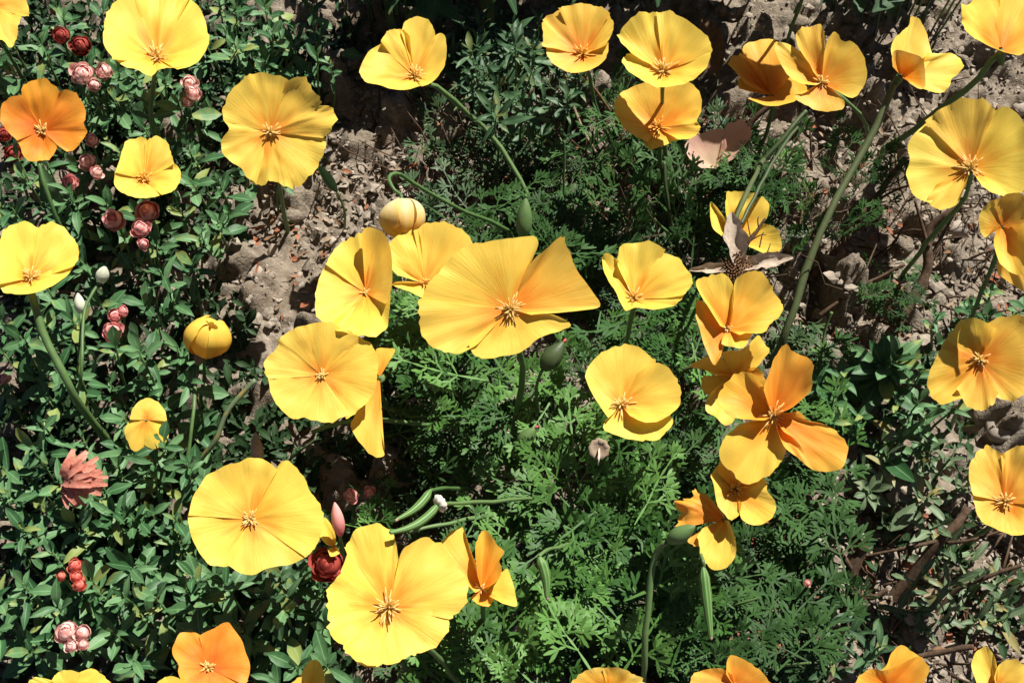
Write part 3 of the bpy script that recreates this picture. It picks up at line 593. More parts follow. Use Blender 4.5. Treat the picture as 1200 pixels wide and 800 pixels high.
cluster('pale pink twin bud heads above the orange poppy', [(97, 88, 14), (122, 85, 10), (110, 100, 8)], .10, PALEPINK, (115, 130))
cluster('pale pink bud beside the wide yellow cup poppy at the top left', [(222, 97, 9), (225, 110, 11), (219, 119, 7)], .10, PALEPINK, (228, 150))
cluster('red bud head half hidden under the orange poppy at the left edge', [(16, 181, 11), (4, 158, 9)], .09, RED, (20, 215))
cluster('pale pink bud pair right below the orange poppy', [(103, 190, 11), (108, 165, 8), (113, 203, 8)], .09, PALEPINK, (112, 230))
cluster('small solitary rose pink bud below the orange poppy', [(82, 215, 10)], .09, PINK, (86, 250))
cluster('round rose bud alone above the white buds', [(133, 258, 13)], .10, PINK, (150, 300))
cluster('stack of three rose bud heads below the small yellow cup poppy', [(173, 248, 14), (165, 269, 11), (168, 286, 7)], .10, PINK, (176, 320))
cluster('pair of rose pink buds left of the closed round poppy', [(132, 389, 12), (135, 370, 9), (144, 365, 7)], .09, PINK, (136, 420))
cluster('tiny rose bud at the left edge halfway down', [(5, 444, 7)], .08, PINK, (8, 470))
cluster('small pink bud tip near the shaded pods', [(412, 581, 9)], .09, PINK, (414, 610))
cluster('smallest pink bud in the dark beside the fan of leaves', [(433, 577, 7)], .08, PINK, (436, 605))
cluster('bright red bud spike among the leaves at the lower left', [(88, 663, 10), (90, 676, 8), (93, 686, 8), (72, 675, 6)], .10, BRED, (92, 720))
cluster('large pale pink bud cluster near the bottom left corner', [(79, 740, 14), (97, 742, 11), (84, 757, 8), (97, 755, 7)], .10, PALEPINK, (95, 785))
cluster('dark red seed filled flower head beside the big bottom poppy', [(386, 662, 20), (378, 652, 9), (394, 672, 10)], .12, RED, (330, 690))
cluster('tiny orange red bud among dark leaves at the lower right', [(946, 683, 4.5)], .08, PINK, (950, 710))

# salmon bloom of strap petals
def salmon():
    C = at(80, 560, .11); s = pxm(C); f = on_ground(84, 600); root = thing('tasselled_bloom', f, 'salmon red bloom of narrow strap petals all swept to the right', 'flower')
    for k in range(46):
        a = R_(-85 + 170 * ((k * .618) % 1)) ; L = random.uniform(36, 53) * s * (1 - .30 * abs(a) / 1.4); lay = k % 3
        d = (RIGHT * math.cos(a) - UP * (math.sin(a) * .62 + .02)).normalized(); N = -FWD
        d = (d + N * (.35 * lay - .15)).normalized(); w = random.uniform(3.2, 4.8) * s; S = d.cross(N).normalized(); N2 = S.cross(d)
        V, F = [], []
        for j in range(6):
            t = j / 5; c0 = C + d * (L * t) + N2 * (L * (.22 + .1 * (k % 4)) * math.sin(t * 2.9)) + S * (L * .12 * math.sin(k * 1.7) * t * t) + N * lay * 2 * s; ww = w * (.35 + .75 * math.sin(math.pi * min(.93, t * .8 + .12)))
            for sg in (-1, 0, 1): V.append(c0 + S * sg * ww + N2 * (-.35 * ww * (1 - abs(sg))) - f)
        for j in range(5):
            for e in range(2): q = j * 3 + e; F.append((q, q + 1, q + 4, q + 3))
        put('petal', mesh('petal', V, F, SALMON), root)
    V, F = lathe([(-.004, .001), (-.002, .004), (.003, .0045), (.006, .002)], 10, RIGHT, C - f); put('calyx', mesh('calyx', V, F, DRYR), root)
    stem_part([C, C.lerp(f, .5), f], .0012, .0014, f, root)
salmon()

def leaf_blade(P, d, nrm, L, w, cup=.35, bend=.3, n=7, pointed=True, rag=0.0, org=Vector()):
    S = d.cross(nrm).normalized(); N2 = S.cross(d); V, UV, F = [], [], []
    for j in range(n):
        t = j / (n - 1); ww = w * .5 * (math.sin(math.pi * min(.985, t * .93 + .04)) ** .8)
        c0 = P + d * (L * t) - N2 * (bend * L * t * t)
        for q in (-1, -.5, 0, .5, 1): V.append(c0 + S * (q * ww * (1 + rag * mnoise.noise(Vector((t * 9, q * 3, L * 999))))) + N2 * (cup * ww * q * q + rag * .5 * ww * mnoise.noise(Vector((t * 5, q * 2, L * 777)))) - org); UV.append((.5 + .5 * q, t))
    for j in range(n - 1):
        for e in range(4): q = j * 5 + e; F.append((q, q + 1, q + 6, q + 5))
    return V, F, UV

# dried star seed head
def seed_head():
    C = at(866, 314, .17); s = pxm(C); f = on_ground(880, 360); root = thing('dried_seed_head', f, 'dried tan star shaped seed head with a brown bristly centre above the orange poppies', 'seed head')
    t = (CAM - C).normalized(); N = (t + UP * .3).normalized()
    for (ex, ey, w, lf) in ((857, 248, 24, 14), (808, 315, 12, 8), (929, 300, 18, 8)):
        E = at_plane(ex, ey, C + N * lf * s, N); d = (E - C); L = d.length
        V, F, UV = leaf_blade(C, d.normalized(), (N - d.normalized() * N.dot(d.normalized())).normalized(), L, w * s, .9, .10, 13, rag=.5, org=f); put('sepal', mesh('sepal', V, F, DRYP, UV), root)
    V, F = [], []
    for k in range(90):
        a = k * 2.4; r = 17 * math.sqrt(k / 90) * s; A = RIGHT; B = N.cross(RIGHT).normalized()
        P = C + A * math.cos(a) * r + B * math.sin(a) * r; d = (N + (P - C) * 45).normalized()
        tube([P - f, P + d * 4 * s + B * random.uniform(-1, 1) * s - f, P + d * 6.5 * s - f], [1.2 * s, 1.1 * s, .8 * s], 4, V, F)
    put('bristles', mesh('bristles', V, F, DRYB), root)
    V, F = lathe([(-.004, .002), (-.001, .009), (.001, .0095), (.002, .004)], 12, N, C - f); put('disc', mesh('disc', V, F, DRYB), root)
    stem_part([C, at(862, 262, .165), at(885, 205, .13), at(900, 180, .05)], .0016, .0018, f, root, STEMD)
seed_head()
def receptacle_head():
    C = at(702, 526, .17); s = pxm(C); f = on_ground(690, 570); root = thing('spent_flower', f, 'spent brown flower base with a thread stuck out, below the round pale yellow poppy', 'seed head')
    N = (CAM - C).normalized(); V, F = lathe([(-.006, .0015), (-.002, .0045), (.0015, .0062), (.003, .0058), (.0012, .0035), (.0005, .0005)], 18, N, C - f, .06, 9)
    put('receptacle', mesh('receptacle', V, F, DRY), root)
    V, F = tube([C - f, at(702, 534, .18) - f, at(701, 545, .176) - f], [.0007, .0006, .0003], 6); put('thread', mesh('thread', V, F, CREAM), root)
    stem_part([C - N * .004, at(712, 512, .155), at(722, 530, .08), f], .0011, .0013, f, root)
receptacle_head()

# ------------------------------------------------------------------ loose stems, branches and twigs
def branch(label, pts, r0, r1, mat, name='woody_branch', cat='branch', side=()):
    P = [at(*q) for q in pts]; org = P[-1].copy(); root = thing(name, org, label, cat)
    n = 26; C = catmull(P, n); rad = []
    for i in range(n): C[i] = C[i] + Vector((mnoise.noise(C[i] * 60), mnoise.noise(C[i] * 60 + Vector((9, 0, 0))), 0)) * r0 * .7; rad.append((r0 + (r1 - r0) * i / (n - 1)) * (1 + .22 * mnoise.noise(C[i] * 140)))
    V, F = tube([c - org for c in C], rad, 8); put('stem', mesh('stem', V, F, mat), root)
    for sp in side:
        Q = catmull([at(*q) for q in sp], 12); V, F = tube([c - org for c in Q], [r0 * .6 - r0 * .25 * i / 11 for i in range(12)], 6); put('twig', mesh('twig', V, F, mat), root)
    return root
branch('thick dark brown stem curving under the shaded poppy at the top right', [(905, 120, .09), (880, 145, .075), (858, 185, .05), (838, 225, .01)], .0022, .0026, BARK)
branch('dark leaning stem crossing the faded pink petals', [(945, 130, .10), (915, 165, .09), (880, 205, .07), (862, 240, .03)], .0018, .0022, STEMD)
branch('dark stem from the dried seed head up to the shaded poppy', [(938, 145, .15), (905, 190, .16), (880, 240, .165), (868, 262, .165)], .0013, .0012, STEMD)
branch('long red brown branch lying over the lit soil on the right', [(1060, 185, .05), (1020, 240, .035), (985, 285, .025), (950, 330, .015)], .0024, .0034, BARK, side=[[(1020, 240, .035), (1045, 225, .06), (1068, 216, .08)]])
branch('thick dark branch standing between the soil and the right edge', [(1128, 240, .08), (1090, 270, .06), (1085, 320, .04), (1048, 385, .015)], .003, .0048, BARK, side=[[(1088, 290, .055), (1078, 255, .07), (1072, 235, .08)], [(1086, 310, .04), (1105, 275, .06), (1118, 250, .08)]])
branch('thin brown branch slanting across the middle of the right soil', [(1060, 310, .04), (1020, 330, .03), (985, 352, .02), (960, 370, .01)], .0012, .0018, BARK)
branch('forked woody branch in the lower right below the leafy rosette', [(1135, 595, .06), (1105, 630, .05), (1075, 665, .03), (1044, 705, .01)], .0026, .0042, BARK, side=[[(1105, 632, .05), (1070, 640, .045), (1010, 652, .03)], [(1110, 636, .05), (1140, 632, .06), (1185, 618, .07)]])
branch('thin bare branch along the right edge above the bottom corner', [(1198, 662, .06), (1160, 675, .05), (1120, 692, .03), (1090, 730, .01)], .0012, .002, BARK)
branch('dark straight twig near the bottom right corner', [(1140, 757, .05), (1105, 763, .04), (1070, 772, .03), (1050, 790, .01)], .0018, .0022, BARK)
branch('dusty brown root clump at the lower right beside the feathery leaves', [(1012, 640, .05), (1000, 670, .035), (996, 705, .02), (992, 745, .005)], .004, .005, BARK, side=[[(1000, 670, .035), (985, 650, .05), (965, 640, .06)], [(998, 690, .03), (1020, 700, .035), (1040, 690, .04)]])
branch('pale dry twig leaning down from the thin stemmed cup poppy', [(660, 85, .06), (672, 125, .045), (690, 165, .03), (716, 205, .01)], .001, .0013, DRY, 'dry_twig', 'twig')
branch('longer dry grey twig beside the thin stemmed cup poppy', [(683, 88, .08), (705, 115, .06), (722, 145, .04), (740, 205, .01)], .0012, .0014, DRYB, 'dry_twig', 'twig')
branch('grey bent twig over the dark soil left of centre', [(300, 444, .10), (268, 480, .09), (250, 520, .075), (224, 555, .05), (220, 575, .01)], .0016, .0020, LEAFG, 'bent_shoot', 'shoot')
branch('short pale branchlet near the centre above the yellow cup poppy', [(755, 237, .06), (766, 255, .05), (785, 275, .03), (800, 290, .01)], .0011, .0014, STEM, 'bare_shoot', 'shoot')
branch('dry twig crossing the dark litter above the yellow cup poppy', [(682, 228, .05), (705, 252, .04), (722, 272, .03), (735, 300, .01)], .0008, .001, DRYB, 'dry_twig', 'twig')
branch('thin green stem rising straight left of the dark litter', [(662, 165, .10), (661, 215, .07), (661, 262, .04), (662, 300, .01)], .001, .0013, STEM, 'bare_shoot', 'shoot')
branch('dark leafless stem between the litter and the seed head', [(778, 190, .09), (782, 230, .07), (790, 275, .04), (805, 320, .01)], .0014, .0018, STEMD, 'bare_shoot', 'shoot')
branch('pale green branch lying under the large poppy left of centre', [(365, 506, .11), (395, 496, .112), (440, 492, .11), (520, 500, .085), (560, 505, .04)], .0014, .0018, STEM, 'bare_shoot', 'shoot')
branch('faint forked stem below the large poppy left of centre', [(370, 514, .05), (350, 530, .04), (338, 540, .02), (330, 560, .005)], .0008, .001, STEMD, 'bare_shoot', 'shoot', side=[[(340, 538, .03), (345, 515, .05), (347, 505, .055)]])
branch('thin horizontal green stem under the striped pods', [(480, 622, .11), (520, 614, .105), (560, 606, .09), (650, 596, .05)], .0012, .0016, STEM, 'bare_shoot', 'shoot')
branch('sturdy green stem behind the lower right of the big bottom poppy', [(500, 757, .13), (520, 778, .10), (535, 798, .07), (545, 815, .03)], .0015, .0018, STEM, 'bare_shoot', 'shoot')
branch('arching stem through the feathery leaves above the closed shade', [(490, 370, .10), (520, 430, .085), (550, 490, .06), (570, 540, .02)], .0013, .0018, STEMD, 'bare_shoot', 'shoot')
branch('slim dark stem running to the yellow poppy between the orange ones', [(850, 400, .12), (820, 425, .10), (785, 440, .08), (740, 470, .03)], .0013, .0016, STEMD, 'bare_shoot', 'shoot')
branch('dark forked strand lying across the yellow poppy beside the seed head', [(897, 256, .125), (886, 272, .12), (876, 286, .115), (868, 310, .10), (866, 335, .03)], .0009, .0012, BARK, 'dark_strand', 'twig', side=[[(889, 268, .121), (888, 258, .126), (889, 254, .128)], [(878, 283, .116), (890, 276, .122), (898, 275, .125)], [(880, 280, .117), (877, 265, .122), (876, 257, .126)], [(890, 290, .118), (893, 276, .122), (895, 272, .124)], [(872, 300, .108), (895, 300, .115), (903, 285, .12)]])  # thin dark forked tubes laid over the yellow petals
branch('bristly stem standing beside the pale dry ground at the right', [(975, 365, .06), (966, 392, .045), (962, 420, .03), (960, 445, .005)], .0011, .0013, STEM, 'bare_shoot', 'shoot')

# ------------------------------------------------------------------ broad leaved plants
def leaf_variant(k, wr, bend, cup, blunt):
    n = 6; V, UV, F = [], [], []
    for j in range(n):
        t = j / (n - 1); w = wr * .5 * (math.sin(math.pi * min(.99, max(.0, t) ** blunt * .95 + .035)) ** .85)
        for q in (-1, 0, 1): V.append((q * w, t, cup * w * abs(q) - bend * t * t + .04 * math.sin(t * 7 + k) * q)); UV.append((.5 + .5 * q, t))
    for j in range(n - 1):
        for e in range(2): a = j * 3 + e; F.append((a, a + 1, a + 4, a + 3))
    return V, F, UV
def leaf_set(specs): return [leaf_variant(k, *sp) for k, sp in enumerate(specs)]
BROAD = leaf_set([(.40, .15, .35, 1.35), (.34, .3, .5, 1.2), (.46, .05, .25, 1.5), (.30, .4, .45, 1.1), (.38, -.1, .6, 1.3)])
NARROW = leaf_set([(.22, .15, .4, 1.1), (.26, .3, .5, 1.2), (.20, .0, .3, 1.0)])
def basis(d, n, scale, P):
    d = d.normalized(); x = d.cross(n).normalized(); z = x.cross(d)
    return Matrix(((x.x * scale, d.x * scale, z.x * scale, P.x), (x.y * scale, d.y * scale, z.y * scale, P.y), (x.z * scale, d.z * scale, z.z * scale, P.z), (0, 0, 0, 1)))
SOILGAPS = [(325, 285, 58, 75), (430, 190, 60, 110), (1040, 250, 100, 110), (1150, 330, 60, 60), (1110, 120, 60, 40), (960, 170, 60, 50), (900, 15, 110, 40), (1172, 505, 30, 28), (1050, 690, 36, 30), (1100, 780, 30, 40), (720, 225, 50, 45)]
def gap(px, py, k=1.0):
    return any(((px - a) / (c * k)) ** 2 + ((py - b) / (d * k)) ** 2 < 1 for a, b, c, d in SOILGAPS)
def sprig(P, foot, L, cnt, rr, tilt=.35):
    """leaf placements round the upper part of one shoot"""
    ax = (P - foot); ax.z = abs(ax.z) + .02; ax.normalize(); ax = (ax + Vector((rr.uniform(-tilt, tilt), rr.uniform(-tilt, tilt) - .12, .5))).normalized()
    A = ax.orthogonal().normalized(); B = ax.cross(A); a0 = rr.uniform(0, 6.28); out = []
    for k in range(cnt):
        a = a0 + k * 2.39996; f = k / max(1, cnt - 1)
        el = R_(28 + 68 * f + rr.uniform(-14, 14)); rad = A * math.cos(a) + B * math.sin(a)
        d = ax * math.cos(el) + rad * math.sin(el); n = (ax - d * ax.dot(d)); n = (n.normalized() + Vector((rr.uniform(-.35, .35), rr.uniform(-.35, .35), .25))).normalized()
        n = (n - d * n.dot(d)).normalized()
        out.append(basis(d, n, L * rr.uniform(.45, 1.3) * (.72 + .4 * f), P - ax * (f * L * 1.25)))
    return out
def broad_plant(label, c, r, shoots, per, mat, L=.0195, zr=(.045, .105), shapes=BROAD, seed=1, name='leafy_plant', avoid=True, group='broad leaved plants'):
    rr = random.Random(seed); foot = at(c[0], c[1] + 20, .01); foot.z = ground_z(foot.x, foot.y); root = thing(name, foot, label, 'plant', group)
    mes = [mesh('leaf', V, F, mat, UV) for V, F, UV in shapes]; nl = 0; tries = 0; done = 0
    while done < shoots and tries < shoots * 12:
        tries += 1
        a = rr.uniform(0, 6.283); q = math.sqrt((done + .5) / shoots); px = c[0] + r[0] * q * math.cos(done * 2.4 + seed) + rr.uniform(-9, 9); py = c[1] + r[1] * q * math.sin(done * 2.4 + seed) + rr.uniform(-9, 9)
        if avoid and gap(px, py) and tries < shoots * 10:
            if rr.random() < .35: done += 1
            continue
        z = rr.uniform(*zr); P = at(px, py, z); done += 1
        st = P.lerp(foot, .22); st.z = ground_z(st.x, st.y) - .003
        for M in sprig(P, st, L, per, rr):
            put('leaf', rr.choice(mes), root, Matrix.Translation(-foot) @ M); nl += 1
        V, F = tube([st - foot, st.lerp(P, .5) + Vector((rr.uniform(-.004, .004), 0, .003)) - foot, P - foot], [.0012, .001, .0006], 5); put('stem', mesh('stem', V, F, STEM), root)
    return root
BP = [
 ('leafy plant around the dark red buds in the top left corner', (55, 65), (90, 90), 19, 9, LEAF),
 ('leafy plant between the wide cup poppy and the small cup poppy in the upper left', (165, 130), (75, 75), 16, 9, LEAF),
 ('leafy plant between the wide cup poppy and the big round yellow poppy', (268, 45), (75, 65), 18, 9, LEAF),
 ('leafy plant under the big round yellow poppy, spilling towards the bare soil', (255, 220), (75, 75), 14, 9, LEAF),
 ('leafy plant above the cup poppy at the left edge', (50, 225), (75, 55), 14, 9, LEAF),
 ('leafy plant round the stacked rose buds on the left', (165, 310), (85, 70), 14, 9, LEAF),
 ('leafy plant at the foot of the left cup poppy and its curved stem', (55, 410), (80, 70), 15, 9, LEAF),
 ('leafy plant around the small poppy of three closed petals', (170, 470), (75, 75), 15, 9, LEAF),
 ('leafy plant around the salmon strap petalled bloom', (65, 560), (85, 75), 17, 9, LEAF),
 ('leafy plant left of the large flat poppy in the lower left', (185, 600), (70, 75), 16, 9, LEAF),
 ('leafy plant round the large pale pink bud cluster at the bottom left', (60, 705), (85, 80), 19, 9, LEAF),
 ('leafy plant above the bright orange poppy at the bottom left', (190, 700), (85, 70), 18, 9, LEAF),
 ('leafy plant in the shade between the two large lower left poppies', (325, 740), (85, 70), 15, 9, LEAF),
 ('leafy plant below the dark red seed filled flower head', (345, 680), (50, 40), 9, 8, LEAFD)]
for k, (lb, c, r, n, per, m) in enumerate(BP): broad_plant(lb, c, r, int(n * .92), 9, m, seed=k * 3 + 2)
broad_plant('sparse small leaved plant beside the top edge, right of the big round yellow poppy', (335, 55), (60, 50), 14, 7, LEAF, L=.015, seed=81, avoid=False)
broad_plant('pale green leafy rosette on the right, below the bare soil', (1046, 418), (10, 8), 2, 30, LEAF, L=.026, zr=(.06, .075), shapes=BROAD[:2], seed=82, avoid=False)
broad_plant('leafy plant right of the large orange poppy', (1040, 470), (95, 60), 16, 8, LEAF, L=.018, zr=(.03, .07), seed=83)
broad_plant('leafy plant left of the cut yellow cup poppy at the lower right edge', (1075, 560), (85, 60), 15, 8, LEAFG, L=.019, zr=(.02, .07), seed=84)
broad_plant('dusty leaved plant under the forked woody branch', (1125, 690), (75, 55), 13, 8, LEAFG, L=.022, zr=(.02, .06), shapes=NARROW, seed=85)
broad_plant('dark narrow leaved plant at the bottom right beside the root clump', (1010, 745), (75, 50), 14, 8, LEAFD, L=.020, zr=(.02, .07), shapes=NARROW, seed=86)
broad_plant('leafy plant against the right edge below the drooping poppy', (1155, 370), (60, 35), 10, 8, LEAF, L=.016, zr=(.02, .06), seed=87, avoid=False)
broad_plant('needle leaved herb at the top left of centre beside the top edge', (555, 45), (60, 50), 12, 14, LEAFD, L=.020, zr=(.03, .09), shapes=NARROW, seed=88, avoid=False)
broad_plant('dark needle leaved herb left of the thin stemmed cup poppy', (632, 95), (50, 80), 14, 14, LEAFD, L=.018, zr=(.03, .09), shapes=NARROW, seed=89, avoid=False)

broad_plant('tall needle leaved herb added beyond the top edge, above the leaning cup poppy, for shade', (465, -85), (110, 55), 19, 15, LEAFD, L=.040, zr=(.08, .17), shapes=NARROW, seed=90, avoid=False)  # added beyond the frame to darken the soil below it
broad_plant('needle leaved herb behind the dark soil right of the leaning cup poppy', (585, 75), (50, 60), 12, 14, LEAFD, L=.022, zr=(.05, .12), shapes=NARROW, seed=91, avoid=False)
broad_plant('dark leafy bush added beyond the top right edge to shade the soil', (1085, -95), (110, 55), 22, 12, LEAFD, L=.036, zr=(.08, .17), seed=92, avoid=False)  # off-frame bush put in to cast shade over the top right
broad_plant('tall leafy bush added beyond the top edge to shade the dark soil', (590, -185), (130, 60), 18, 16, LEAFD, L=.048, zr=(.12, .21), seed=93, avoid=False)  # off-frame bush put in to shade the top left of centre
broad_plant('tall leafy bush added beyond the top edge above the two stacked cup poppies, for shade', (835, -190), (130, 60), 18, 16, LEAFD, L=.048, zr=(.12, .21), seed=94, avoid=False)  # off-frame bush put in to shade the upper centre
def long_leaf(label, a, b, z0, z1, w, mat=LEAF):
    P, E = at(a[0], a[1], z0), at(b[0], b[1], z1); f = Vector((P.x, P.y, ground_z(P.x, P.y))); root = thing('blade_leaf', f, label, 'leaf')
    d = (E - P); L = d.length; d.normalize(); n = (CAM - P).normalized() + Vector((0, 0, .4)); n = (n - d * n.dot(d)).normalized()
    V, F, UV = leaf_blade(P, d, n, L, w * pxm(P), .3, .06, 9, org=f); put('blade', mesh('blade', V, F, mat, UV), root); stem_part([P, P.lerp(f, .5) + Vector((.003, 0, 0)), f], .0009, .001, f, root)
long_leaf('tall sword shaped leaf below the orange poppy', (70, 258), (48, 195), .06, .10, 20)
long_leaf('long green leaf right below the bare soil edge of the round poppy', (395, 225), (374, 195), .05, .09, 12)
long_leaf('dark glossy leaf under the cup poppy with the shaded petal', (488, 396), (455, 358), .08, .12, 22, LEAFD)
long_leaf('broad leaf catching light in the dark at the lower right', (1036, 536), (1070, 562), .05, .07, 20)
long_leaf('slim strap leaf standing in the dark at the lower right', (1050, 520), (1078, 494), .04, .07, 9)
long_leaf('tan fallen leaf lying under the forked branch', (1116, 696), (1074, 696), .02, .022, 14, DRY)
long_leaf('big curled brown leaf in the shade right of the bright cup poppy at the top', (838, 88), (826, 20), .02, .05, 34, DRYB)
long_leaf('silvery leaf at the edge of the dark soil beside the leaning cup poppy', (424, 66), (402, 62), .04, .06, 13)

# ------------------------------------------------------------------ feathery poppy foliage
def strip(V, F, P, d, L, w, n, drop=.12):
    S = d.cross(n).normalized(); b = len(V)
    for t, ww in ((0, .42), (.62, 1.0), (1.0, .35)):
        c = P + d * (L * t) - n * (drop * L * t * t); V.append(c - S * w * ww * .5); V.append(c + S * w * ww * .5)
    F.append((b, b + 1, b + 3, b + 2)); F.append((b + 2, b + 3, b + 5, b + 4))
    return P + d * L - n * (drop * L)
def frond_geo(seed, w=.0020, pairs=3, fine=1.0):
    rr = random.Random(seed); V, F = [], []; Z = Vector((0, 0, 1))
    def rot(d, n, a): return (Matrix.Rotation(a, 3, n) @ d).normalized()
    def fan(P, d, L, n, lvl):
        q = strip(V, F, P, d, L * .5, w * (.6 if lvl == 0 else .72), n, .05)
        k = 3 if lvl == 0 else rr.choice((3, 3, 4))
        for i in range(k):
            a = (i - (k - 1) / 2) * rr.uniform(.5, .68); dd = rot(d, n, a); dd = (dd + n * rr.uniform(-.22, .3)).normalized(); n2 = (n - dd * n.dot(dd)).normalized()
            if lvl == 0: fan(q - d * (L * .12 * abs(i - 1)), dd, L * .62, n2, 1)
            else: strip(V, F, q - d * (w * .2), dd, L * rr.uniform(.55, .85) * fine, w, n2, rr.uniform(-.1, .25))
    P = Vector(); d = Vector((0, 1, 0)); pet = .016
    Q = strip(V, F, P, d, pet, w * .75, Z, .02)
    for i in range(pairs):
        L = .0165 * (1 - .2 * i)
        for sg in (-1, 1):
            dd = rot(d, Z, sg * rr.uniform(.75, 1.05)); dd = (dd + Z * rr.uniform(-.05, .35)).normalized(); fan(Q, dd, L, (Z - dd * Z.dot(dd)).normalized(), 0 if i < 2 else 1)
        d = (d + Vector((rr.uniform(-.12, .12), 0, rr.uniform(-.06, .1)))).normalized(); Q = strip(V, F, Q, d, .0085, w * .7, Z, .03)
    fan(Q, d, .0135, Z, 0)
    return V, F
FRONDS = [frond_geo(k) for k in range(6)]
FINE = [frond_geo(k + 20, .0019, 3, 1.25) for k in range(4)]
def frond_M(P, rr, S, flat=.35):
    a = rr.uniform(0, 6.283); el = rr.uniform(.0, .75) * flat * 2
    d = Vector((math.cos(a) * math.cos(el), math.sin(a) * math.cos(el), math.sin(el)))
    n = Vector((rr.uniform(-.35, .35), rr.uniform(-.45, .25), 1)); n = (n - d * n.dot(d)).normalized()
    sc = S * rr.uniform(.75, 1.2)
    return basis(d, n, sc, P - d * (.026 * sc))
def fern_plant(label, c, r, count, mat, zr, geos=FRONDS, S=1.15, seed=1, avoid=True, flat=.4, group='feathery poppy plants'):
    rr = random.Random(seed); foot = at(c[0], c[1] + 15, .01); foot.z = ground_z(foot.x, foot.y); root = thing('poppy_plant', foot, label, 'plant', group)
    mes = [mesh('leaf', V, F, mat) for V, F in geos]
    sv, sf = [], []
    count = int(count * .45)
    for k in range(count):
        q = math.sqrt((k + .5) / count); px = c[0] + r[0] * q * math.cos(k * 2.4 + seed) + rr.uniform(-10, 10); py = c[1] + r[1] * q * math.sin(k * 2.4 + seed) + rr.uniform(-10, 10)
        if avoid and gap(px, py): continue
        z = rr.uniform(*zr); P = at(px, py, z); M = frond_M(P, rr, S, flat)
        put('leaf', rr.choice(mes), root, Matrix.Translation(-foot) @ M)
        if k % 3 == 0:
            b = M.translation; g = b.lerp(foot, .45); g.z = ground_z(g.x, g.y)
            V, F = tube([g - foot, g.lerp(b, .6) + Vector((0, 0, .006)) - foot, b - foot], [.0011, .0009, .0007], 5); put('stem', mesh('stem', V, F, STEM), root)
    return root
fern_plant('feathery green poppy plant right below the big central flower', (620, 470), (120, 65), 38, FERN, (.06, .105), seed=3)
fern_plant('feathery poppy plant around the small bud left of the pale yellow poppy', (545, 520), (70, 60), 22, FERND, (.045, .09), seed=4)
fern_plant('bright feathery poppy plant under the round pale yellow poppy', (690, 570), (110, 60), 44, FERN, (.065, .11), seed=5)
fern_plant('lush feathery poppy plant along the tall upright stem at the bottom', (735, 680), (110, 75), 56, FERN, (.065, .115), seed=6)
fern_plant('feathery poppy plant round the short striped pod at the bottom centre', (610, 690), (90, 80), 48, FERN, (.065, .11), seed=7)
fern_plant('feathery poppy plant below the big bottom poppy', (560, 770), (90, 40), 28, FERN, (.06, .10), seed=8)
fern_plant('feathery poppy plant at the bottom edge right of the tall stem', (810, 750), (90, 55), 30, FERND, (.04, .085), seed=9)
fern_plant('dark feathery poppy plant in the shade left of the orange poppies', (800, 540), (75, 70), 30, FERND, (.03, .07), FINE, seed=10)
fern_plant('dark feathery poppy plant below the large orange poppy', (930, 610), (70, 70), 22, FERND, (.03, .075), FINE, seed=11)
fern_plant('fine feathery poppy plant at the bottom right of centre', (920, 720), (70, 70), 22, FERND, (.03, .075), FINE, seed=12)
fern_plant('feathery poppy plant under the yellow cup right of centre', (770, 395), (70, 50), 26, FERN, (.06, .10), seed=13)
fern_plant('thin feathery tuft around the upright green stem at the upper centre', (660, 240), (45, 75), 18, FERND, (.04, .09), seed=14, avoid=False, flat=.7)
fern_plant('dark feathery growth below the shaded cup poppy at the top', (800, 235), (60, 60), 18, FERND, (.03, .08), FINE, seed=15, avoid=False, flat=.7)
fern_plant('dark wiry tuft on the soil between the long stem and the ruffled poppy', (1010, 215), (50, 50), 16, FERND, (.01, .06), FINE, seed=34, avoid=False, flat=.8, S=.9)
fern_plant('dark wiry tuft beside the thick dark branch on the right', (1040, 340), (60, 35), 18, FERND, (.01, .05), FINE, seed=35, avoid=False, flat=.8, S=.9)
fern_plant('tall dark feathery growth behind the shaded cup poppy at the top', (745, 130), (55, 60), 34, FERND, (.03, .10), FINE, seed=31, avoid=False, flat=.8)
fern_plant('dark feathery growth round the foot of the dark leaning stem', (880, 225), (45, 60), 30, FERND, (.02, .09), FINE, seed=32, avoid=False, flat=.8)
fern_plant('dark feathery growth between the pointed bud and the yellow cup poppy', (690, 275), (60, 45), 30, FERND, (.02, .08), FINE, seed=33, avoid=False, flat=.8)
fern_plant('fine feathery tuft beside the long green stem at the upper right', (935, 235), (35, 60), 14, FERN, (.02, .06), FINE, seed=16, avoid=False, S=.8, flat=.7)
fern_plant('feathery tuft between the nodding poppy and the pointed bud', (570, 270), (60, 40), 12, FERND, (.04, .08), seed=17, avoid=False, flat=.6)
fern_plant('small feathery fan of leaves beside the pink bud tips', (440, 600), (28, 12), 6, FERN, (.08, .10), seed=18, avoid=False, S=.8)
fern_plant('feathery tuft between the large orange poppy and the leafy rosette', (965, 470), (30, 60), 12, FERN, (.03, .07), FINE, seed=19, avoid=False)
fern_plant('feathery poppy plant, thickened for shade, hidden between the central poppy and the cup with the shaded petal', (500, 390), (50, 50), 75, FERN, (.07, .135), seed=20, avoid=False)  # made tall and dense to shade the ground left of centre

